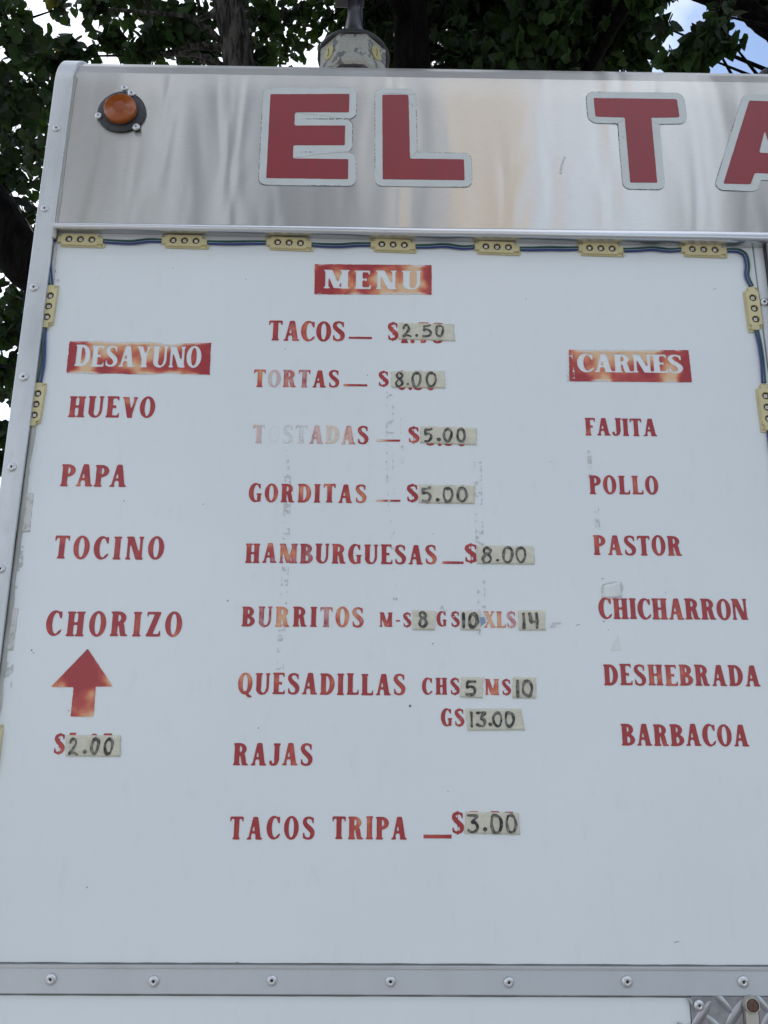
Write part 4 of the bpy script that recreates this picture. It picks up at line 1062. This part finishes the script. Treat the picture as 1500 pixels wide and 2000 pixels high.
bundle([(112,468),(103,470),(96.5,480),(96,500),(97.5,530),(100,557)], 'thin coloured wires curling round the top left corner of the panel', spread=.1, offs=(3.2,1.1,-1.0,-3.6))
bundle([(87,642),(86.5,670),(85,710),(78,747)], 'thin coloured wires between the two LED modules of the left edge')
bundle([(1419,490),(1440,491),(1454,500),(1459,520),(1458,540),(1467,560)], 'thin coloured wires curling round the top right corner of the panel', spread=.35)
bundle([(1477,647),(1483,675),(1488,710),(1491,749)], 'thin coloured wires between the two LED modules of the right edge')
bundle([(1501,843),(1504,870),(1509,900),(1513,960)], 'blue and dark wires hanging below the lower right LED module')

# ------------------------------------------------------------------ roof vent at the right
vp = W(1504, 146, .35)
ve = MB().lathe([(.02,-.10),(.02,0),(.030,.004),(.034,.010),(.030,.019),(.017,.025),(.002,.027)], (vp.x, vp.y, vp.z-.022), axis='z', n=28)
o = build(ve, 'roof_vent', M_black, smooth=True)

# ------------------------------------------------------------------ lantern behind the roof
LY = 2.55
lc = W(691, 95, LY); lt_ = W(691, 62, LY)
k_ = (W(755,95,LY)-W(627,95,LY)).length/2     # half width of the body
lamp = empty('street_lamp', (lc.x, LY+.9, 0), 'octagonal lantern with peeling white paint and black cap hanging above the roof edge', 'street lamp')
def lpart(mb, name, m, parent=None, **kk):
    o = mb.build(name, m, None, **kk); o.parent = parent or lamp
    if parent is None: o.matrix_parent_inverse = Matrix.Translation(-lamp.location)
    return o
zb_ = W(691,116,LY-k_).z; zt_ = W(691,63,LY-k_).z
def octo(r, z, n=8, ph=math.pi/8): return [(lc.x+r*math.cos(ph+2*math.pi*i/n-math.pi/2), LY+r*math.sin(ph+2*math.pi*i/n-math.pi/2), z) for i in range(n)]
def ringed(rs):
    v = []; f = []
    for r, z in rs: v += octo(r, z)
    for i in range(len(rs)-1): f += [(i*8+k, i*8+(k+1)%8, (i+1)*8+(k+1)%8, (i+1)*8+k) for k in range(8)]
    return v, f
v, f = ringed([(k_*.86,zb_+.01),(k_*.90,zb_),(k_*1.02,zb_+.004),(k_*1.05,zb_+.02),(k_*1.05,zt_)])
f.append(tuple(4*8+i for i in range(8)))
body = lpart(MB().add(v, f), 'lantern_body', M_peel)
v, f = ringed([(k_*.86,zb_+.01),(k_*.3,zb_+.05)]); f.append(tuple(8+i for i in range(8)))
lpart(MB().add(v, f), 'underside', M_black)
for i in (-1, 1):
    a = i*math.pi/4; rr_ = k_*1.05*math.cos(math.pi/8)
    c_ = Vector((lc.x+rr_*math.sin(a), LY-rr_*math.cos(a), (zb_+zt_)/2+.008)); nrm = Vector((math.sin(a), -math.cos(a), 0)); tx = Vector((math.cos(a), math.sin(a), 0))
    v = []; n = 20; R_ = k_*.19
    for h in (0, .006): v += [c_+nrm*h+tx*(R_*math.cos(t_*2*math.pi/n))+Vector((0,0,1.25*R_*math.sin(t_*2*math.pi/n))) for t_ in range(n)]
    pg = lpart(MB().add(v, [tuple(n+k for k in range(n))]+[(k,(k+1)%n,n+(k+1)%n,n+k) for k in range(n)]), 'plug', M_yellow, body)
    sc_ = MB().tube([c_+nrm*.007+tx*(-.006)+Vector((0,0,-.024)), c_+nrm*.007+tx*.003, c_+nrm*.007+tx*(-.002)+Vector((0,0,.024))], .0016, 5)
    lpart(sc_, 'crack', M_hole, body)
cap = MB().lathe([(k_*1.0,zt_-.006),(k_*1.10,zt_-.003),(k_*1.10,zt_+.010),(k_*.92,zt_+.035),(k_*.62,zt_+.07),(k_*.42,zt_+.12),(k_*.30,zt_+.20),(k_*.21,zt_+.30),(k_*.21,zt_+.42)], (lc.x, LY, 0), axis='z', n=32)
lpart(cap, 'cap', M_black, smooth=True)
lpart(MB().box(lc.x-k_*.62, lc.x+k_*.30, LY-.04, LY+.05, zt_+.41, zt_+.60, b=.006), 'bracket', M_black)
lpart(MB().tube([(lc.x,LY,zt_+.55),(lc.x,LY,zt_+.95),(lc.x,LY+.25,zt_+1.05),(lc.x,LY+.9,zt_+1.0)], .03, 12), 'arm', M_black, smooth=True)
lpart(MB().tube([(lc.x,LY+.9,0),(lc.x,LY+.9,zt_+1.15)], [.07,.045], 16), 'post', M_black, smooth=True)
lpart(MB().tube([(lc.x,LY+.9,0),(lc.x,LY+.9,.25)], [.12,.10], 16), 'post_base', M_black, smooth=True)

# ------------------------------------------------------------------ trees
def bark_tube(path, rads, n=28, amp=.10, seed=0, sub_=10):
    """trunk with ridged bark"""
    P = [Vector(p) for p in path]; Q = []; R = []
    for i in range(len(P)-1):
        for s in range(sub_):
            t_ = s/sub_; p0 = P[max(i-1,0)]; p1 = P[i]; p2 = P[i+1]; p3 = P[min(i+2,len(P)-1)]
            Q.append(.5*((2*p1)+(-p0+p2)*t_+(2*p0-5*p1+4*p2-p3)*t_*t_+(-p0+3*p1-3*p2+p3)*t_**3)); R.append(rads[i]*(1-t_)+rads[i+1]*t_)
    Q.append(P[-1]); R.append(rads[-1])
    v = []; m = len(Q); prev = None; acc = 0
    for i, p in enumerate(Q):
        t_ = (Q[min(i+1,m-1)]-Q[max(i-1,0)]).normalized()
        if i: acc += (Q[i]-Q[i-1]).length
        if prev is None: u = t_.cross(Vector((0,1,.01))).normalized()
        else: u = (prev-t_*prev.dot(t_)).normalized()
        prev = u; w_ = t_.cross(u); rr_ = R[i]
        for k in range(n):
            a = 2*math.pi*k/n
            nn = float(fbm(np.array(a*3.2+math.sin(a)*.5), np.array(acc*5.0+.8*math.sin(a*3)), seed, 3))
            if k == 0: n0_ = nn
            q = rr_*(1+amp*(1-abs(nn*2-1)*2))
            v.append(p+(u*math.cos(a)+w_*math.sin(a))*q)
    f = [(i*n+k, i*n+(k+1)%n, (i+1)*n+(k+1)%n, (i+1)*n+k) for i in range(m-1) for k in range(n)]
    f.append(tuple((m-1)*n+k for k in range(n)))
    return MB().add(v, f)
# heart-shaped leaf, 8 triangles, folded on its midrib
LEAF = np.array([(0,0,0),(.0,.10,0),(.30,-.10,.05),(.46,.18,.09),(.42,.50,.08),(.20,.82,.03),(0,1.06,-.05),(-.20,.82,.03),(-.42,.50,.08),(-.46,.18,.09),(-.30,-.10,.05),(0,.5,-.02)])
LEAF[:,0] *= 1.18; LEAF[:,1] *= .95
LF = [(1,2,3),(1,3,11),(11,3,4),(11,4,5),(11,5,6),(11,6,7),(11,7,8),(11,8,9),(11,9,1),(1,9,10)]
def leaf_field(centres, radii, counts, size, seed, droop=.5):
    """random leaves round cluster centres -> list of (pos, R, size, rnd) arrays"""
    r = np.random.default_rng(seed); out_p = []; out_s = []
    for c_, rd, n in zip(centres, radii, counts):
        d = r.normal(size=(n,3)); d /= np.linalg.norm(d, axis=1)[:,None]
        q = r.random(n)**(1/2.2)
        out_p.append(np.array(c_)+d*q[:,None]*np.array(rd)); out_s.append(np.full(n, size)*r.uniform(.62,1.15,n))
    P = np.concatenate(out_p); Sz = np.concatenate(out_s); n = len(P)
    # leaf axis points down and outwards, blade normal random-ish
    ax = r.normal(size=(n,3)); ax[:,2] -= droop*2; ax /= np.linalg.norm(ax, axis=1)[:,None]
    nr = r.normal(size=(n,3)); nr[:,2] += .6; nr -= (nr*ax).sum(1)[:,None]*ax; nr /= np.linalg.norm(nr, axis=1)[:,None]
    sx = np.cross(ax, nr)
    return P, Sz, sx, ax, nr, r.random(n)
def leaves_mesh(name, data, idx, parent, seed=0):
    P, Sz, sx, ax, nr, rn = [a[idx] for a in data]; n = len(P); k = len(LEAF)
    V = P[:,None,:]+Sz[:,None,None]*(LEAF[None,:,0,None]*sx[:,None,:]+LEAF[None,:,1,None]*ax[:,None,:]+LEAF[None,:,2,None]*nr[:,None,:]*1.6)
    V = V.reshape(-1,3); F_ = np.array(LF)[None]+np.arange(n)[:,None,None]*k; F_ = F_.reshape(-1,3)
    me = bpy.data.meshes.new(name); me.vertices.add(len(V)); me.vertices.foreach_set('co', V.astype(np.float32).ravel())
    me.loops.add(F_.size); me.loops.foreach_set('vertex_index', F_.astype(np.int32).ravel())
    me.polygons.add(len(F_)); me.polygons.foreach_set('loop_start', np.arange(0, F_.size, 3, dtype=np.int32)); me.polygons.foreach_set('loop_total', np.full(len(F_), 3, dtype=np.int32))
    me.update(calc_edges=True)
    at = me.attributes.new('rnd', 'FLOAT', 'POINT'); at.data.foreach_set('value', np.repeat(rn, k).astype(np.float32))
    return link(name, me, parent, M_leaf)
LV = []
for k in range(8):     # shared meshes for the leaves that are parts of their own
    bend = LEAF.copy(); bend[:,2] *= (1+.5*k/8); bend[:,0] *= (.9+.03*k); bend[:,2] -= bend[:,1]**2*.10*(k % 3)
    me = bpy.data.meshes.new('leaf'); me.from_pydata([tuple(a) for a in bend*np.array([1,1,1.6])], [], LF); me.materials.append(M_leaf)
    at = me.attributes.new('rnd', 'FLOAT', 'POINT'); at.data.foreach_set('value', np.full(len(LEAF), .08+.12*k, dtype=np.float32)); LV.append(me)
def project(P):
    D = P-np.array(CAM); z = D@np.array(_f); x = D@np.array(_r); y = D@np.array(_u)
    return 750+FPX*x/z, 1000-FPX*y/z, z
def tree(label, trunk, rads, clusters, seed, group, leaf=.092, per=120, nleaf=260, amp=.12, limbs=True, cat='tree', twigs=True, bark=None):
    bark = bark or M_bark
    base = Vector(trunk[0]); root = empty('tree', base, label, cat, group)
    off = Matrix.Translation(-base)
    tb = bark_tube(trunk, rads, seed=seed, amp=amp).build('trunk', bark, None, smooth=True); tb.parent = root; tb.matrix_parent_inverse = off
    r = random.Random(seed)
    tp_ = [Vector(p) for p in trunk]; lm_ = MB(); tw = MB()
    for (c_, rd, cnt) in clusters:
        c_ = Vector(c_)
        # nearest trunk point lower than the cluster
        best = None
        for i in range(len(tp_)-1):
            for s in (0,.25,.5,.75,1):
                p = tp_[i].lerp(tp_[i+1], s)
                d = (p-c_).length+max(0, p.z-c_.z+.5)*2
                if best is None or d < best[0]: best = (d, p)
        if limbs:
            p = best[1]; mid = p.lerp(c_, .5)+Vector((r.uniform(-.2,.2), r.uniform(-.2,.2), r.uniform(.0,.35)))
            L_ = (c_-p).length
            lm_.tube([p, p.lerp(mid,.5)+Vector((0,0,.05)), mid, mid.lerp(c_,.6), c_], [min(.045,.012+.012*L_), .010+.008*L_, .014, .009, .004], 7)
        if twigs:
            for _ in range(9):
                d = Vector((r.gauss(0,1), r.gauss(0,1), r.gauss(0,1)-.3)).normalized()
                e_ = c_+Vector((d.x*rd[0], d.y*rd[1], d.z*rd[2]))*r.uniform(.6,1.0)
                m_2 = c_.lerp(e_, .5)+Vector((r.uniform(-.05,.05), r.uniform(-.05,.05), r.uniform(0,.08)))
                tw.tube([c_, m_2, e_], [.004,.0028,.0012], 4, cap=False)
    if limbs and lm_.v:
        o = lm_.build('limb', bark, None, smooth=True); o.parent = root; o.matrix_parent_inverse = off
    if tw.v:
        o = tw.build('twigs', M_bark, None); o.parent = root; o.matrix_parent_inverse = off; o['kind'] = 'stuff'
    data = leaf_field([c_ for c_,_,_ in clusters], [rd for _,rd,_ in clusters], [int(per*cnt) for _,_,cnt in clusters], leaf, seed)
    P = data[0]; n = len(P); x, y, z = project(P)
    vis = (x > -20) & (x < 1520) & (y > -20) & ((y < 135) | (x < 100)) & (y < 1000) & (z > 0)
    order = np.argsort(np.where(vis, z, 1e6)); nl = min(nleaf, int(vis.sum())); pick = order[:nl]; rest = order[nl:]
    for i in pick:
        M = Matrix(((data[2][i,0],data[3][i,0],data[4][i,0],P[i,0]),(data[2][i,1],data[3][i,1],data[4][i,1],P[i,1]),(data[2][i,2],data[3][i,2],data[4][i,2],P[i,2]),(0,0,0,1))) @ Matrix.Scale(data[1][i], 4)
        o = bpy.data.objects.new('leaf', LV[int(data[5][i]*8) % 8]); C.objects.link(o); o.parent = root; o.matrix_local = off @ M
    o = leaves_mesh('crown', data, rest, None); o.parent = root; o.matrix_parent_inverse = off; o['kind'] = 'stuff'
    return root
def cl(px, py, Y, rpx, n=1.0, fl=.8):
    p = W(px, py, Y); d = (Y-CAM.y)/.82; r_ = rpx*d/FPX
    return ((p.x, p.y, p.z), (r_, r_*1.1, r_*fl), n)
def G0(px, py, Y, lean=0.0):          # ground point under a point of the picture
    p = W(px, py, Y); return (p.x+lean, p.y, 0)
TG = 'broad-leaved trees behind the truck'
R2 = random.Random(5)
def fill(x0, x1, y0, y1, Ya, Yb, n, rp, dens):
    return [cl(R2.uniform(x0,x1), R2.uniform(y0,y1), R2.uniform(Ya,Yb), rp*R2.uniform(.7,1.25), dens*R2.uniform(.7,1.3)) for _ in range(n)]
def tpath(pts):                        # (px, py, Y) or world tuples
    return [tuple(W(*p)) if len(p) == 3 and abs(p[0]) > 30 else p for p in pts]

M_bark2 = None
def over(xa, xb, n):                   # unseen boughs added above the roof to darken reflections in the fascia bend
    return [((R2.uniform(xa,xb), R2.uniform(-2.4,2.8), R2.uniform(6.8,8.8)), (.75,.75,.5), 1.6) for _ in range(n)]
# left tree: forked trunk seen beside the corner trim
pl = W(42, 500, 3.2); q1 = W(-45, 360, 3.2); q2 = W(175, 660, 3.2)
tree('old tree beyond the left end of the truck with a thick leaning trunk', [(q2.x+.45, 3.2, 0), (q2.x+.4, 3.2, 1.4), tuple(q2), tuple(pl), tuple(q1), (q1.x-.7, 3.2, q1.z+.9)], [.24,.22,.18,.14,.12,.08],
     [cl(25,70,3.0,75,.7), cl(120,15,3.6,30,.15), cl(20,210,3.3,80,1.1), cl(70,170,3.8,70,1), cl(90,110,3.4,55,.8), cl(60,300,4.2,80,1.2), cl(10,330,3.6,50,.6), cl(25,640,3.7,45,.8), cl(50,600,4.3,60,.8), cl(5,720,3.9,45,.7), cl(40,760,4.4,45,.45), cl(0,840,4.3,35,.5), cl(-5,900,4.5,25,.3), cl(40,420,4.6,70,.9), cl(10,0,4.2,45,.5),
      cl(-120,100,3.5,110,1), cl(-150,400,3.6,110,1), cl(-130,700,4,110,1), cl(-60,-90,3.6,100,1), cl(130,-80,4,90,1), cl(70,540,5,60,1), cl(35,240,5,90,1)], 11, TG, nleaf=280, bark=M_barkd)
# second tree: trunk with furrowed bark above the letters EL
a = W(466,125,3.1); b_ = W(444,0,3.1); bb = W(425,-120,3.1)
tree('tree with pale furrowed trunk rising behind the roof above the letter E', [(a.x+.30,3.1,0),(a.x+.2,3.1,2.2),(a.x+.05,3.1,a.z-.7),tuple(a),tuple(b_),tuple(bb),(bb.x-.2,3.2,bb.z+1.2)], [.15,.12,.098,.088,.082,.075,.05],
     [cl(185,15,3.2,35,.3), cl(215,85,3.6,40,.45), cl(285,100,3.4,42,.55), cl(340,60,3.4,60,.75), cl(290,15,3.8,45,.45), cl(395,35,3.8,60,.8), cl(375,105,4.0,50,.65), cl(520,50,4.0,60,.6), cl(505,105,3.9,38,.4), cl(580,20,4.0,48,.4), cl(560,85,4.4,45,.45), cl(485,30,4.4,55,.6), cl(150,110,3.5,35,.5), cl(240,-20,3.4,60,.6),
      cl(300,-120,3.4,110,1), cl(480,-130,3.7,110,1), cl(620,-110,3.9,100,1)], 22, TG, nleaf=280, amp=.16)
# third tree: dark trunk right of the lantern
a = W(805,125,3.4); b_ = W(800,0,3.4); bb = W(797,-120,3.4)
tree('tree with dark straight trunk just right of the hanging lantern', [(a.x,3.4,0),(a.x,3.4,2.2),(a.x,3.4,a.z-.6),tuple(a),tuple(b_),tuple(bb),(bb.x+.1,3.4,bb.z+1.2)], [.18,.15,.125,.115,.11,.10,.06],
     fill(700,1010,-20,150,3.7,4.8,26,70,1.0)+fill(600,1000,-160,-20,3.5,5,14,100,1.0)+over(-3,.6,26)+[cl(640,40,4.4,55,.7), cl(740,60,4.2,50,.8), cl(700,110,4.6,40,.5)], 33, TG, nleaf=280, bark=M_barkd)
# fourth tree: thick dark crown over T
a = W(1080,125,4.2); b_ = W(1060,0,4.2)
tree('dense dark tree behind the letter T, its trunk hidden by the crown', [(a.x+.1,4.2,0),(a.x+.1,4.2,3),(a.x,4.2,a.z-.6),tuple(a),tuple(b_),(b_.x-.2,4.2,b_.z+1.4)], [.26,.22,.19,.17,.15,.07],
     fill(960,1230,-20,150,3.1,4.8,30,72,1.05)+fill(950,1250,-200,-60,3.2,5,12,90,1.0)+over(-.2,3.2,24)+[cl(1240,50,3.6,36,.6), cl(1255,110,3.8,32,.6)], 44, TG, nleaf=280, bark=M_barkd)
# right: leafy spray against the blue, and the bough across the corner
a = W(1760,200,3.3)
bough = [tuple(W(1760,420,3.3)), tuple(W(1640,170,3.3)), tuple(W(1500,50,3.2)), tuple(W(1440,8,3.2)), tuple(W(1350,-20,3.1)), tuple(W(1250,-60,3.1))]
tree('tree standing out of frame to the right, its mossy bough arching across the blue sky', [(a.x+.1,3.3,0),(a.x+.05,3.3,2.6)]+bough, [.24,.2,.15,.09,.055,.045,.04,.03],
     [cl(1385,68,2.8,36,.42), cl(1412,30,2.8,28,.25), cl(1360,105,2.85,38,.40), cl(1322,118,2.9,24,.3), cl(1425,78,2.75,22,.14), cl(1290,50,3.0,24,.18), cl(1400,-45,3.1,40,.5), cl(1330,-45,3.1,45,.8), cl(1480,-10,3.2,30,.4), cl(1510,30,3.2,18,.25), cl(1262,-10,3.1,34,.7),
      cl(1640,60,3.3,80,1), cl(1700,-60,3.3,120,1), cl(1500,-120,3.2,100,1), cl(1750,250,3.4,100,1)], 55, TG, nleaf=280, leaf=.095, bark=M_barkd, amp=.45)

# out-of-view trees and house, added to streak and darken the fascia reflections
OG = 'unseen trees added across the yard for the fascia reflections'
def reflection_tree(x, y, h, r_, seed, label, per=110):
    rr_ = random.Random(seed)
    cs = []
    for _ in range(26):
        a = rr_.uniform(0, 6.28); q = rr_.uniform(.1,1)*r_; z = h*rr_.uniform(.42,1)
        k_2 = 1-abs(z/h-.68)/.6
        cs.append(((x+q*k_2*math.cos(a), y+q*k_2*math.sin(a), z), (r_*.32, r_*.32, r_*.26), 1))
    tree(label, [(x,y,0),(x+.1,y,h*.3),(x,y,h*.6),(x,y,h*.9)], [.3,.24,.16,.05], cs, seed, OG, leaf=.36, per=per, nleaf=0, twigs=False)
reflection_tree(-5.7,-8.6,13.2,2.9,61,'unseen leafy tree added behind the left of the camera to darken the fascia reflection', per=230)
reflection_tree(-1.0,-10.5,11.5,1.7,62,'unseen tall tree added across the yard for the fascia reflection, beside the tan house')
reflection_tree(-2.8,-17,13.5,1.7,64,'unseen tall slender tree added across the yard for the fascia reflection')
reflection_tree(6.4,-9.5,9.5,2.2,63,'unseen leafy tree added across the yard for the fascia reflection, far to the right')
hs_ = empty('house', (3.2,-15,0), 'unseen narrow tan stucco house added across the yard to put a warm streak in the fascia', 'house')  # added out of view, kept narrow to reflect as a warm streak
def hp(mb, name, m):
    o = mb.build(name, m, None); o.parent = hs_; o.matrix_parent_inverse = Matrix.Translation((-3.2,15,0)); return o
hp(MB().box(1.3,3.2,-24,-15,0,15.5), 'wall', M_stucco)
hp(MB().box(1.15,3.35,-24.3,-14.7,15.5,15.9), 'roof', M_roofing)
for i in range(1):
    for z in (1.0, 4.1, 7.2, 10.3, 13.2):
        x = 1.75
        w_ = hp(MB().box(x, x+.9, -15.0, -14.94, z, z+1.5), 'window', M_panel); MB().box(x+.06, x+.84, -14.94, -14.92, z+.08, z+1.42).build('pane', M_glass, w_).matrix_parent_inverse = Matrix.Translation((-3.2,15,0)) if False else Matrix.Identity(4)
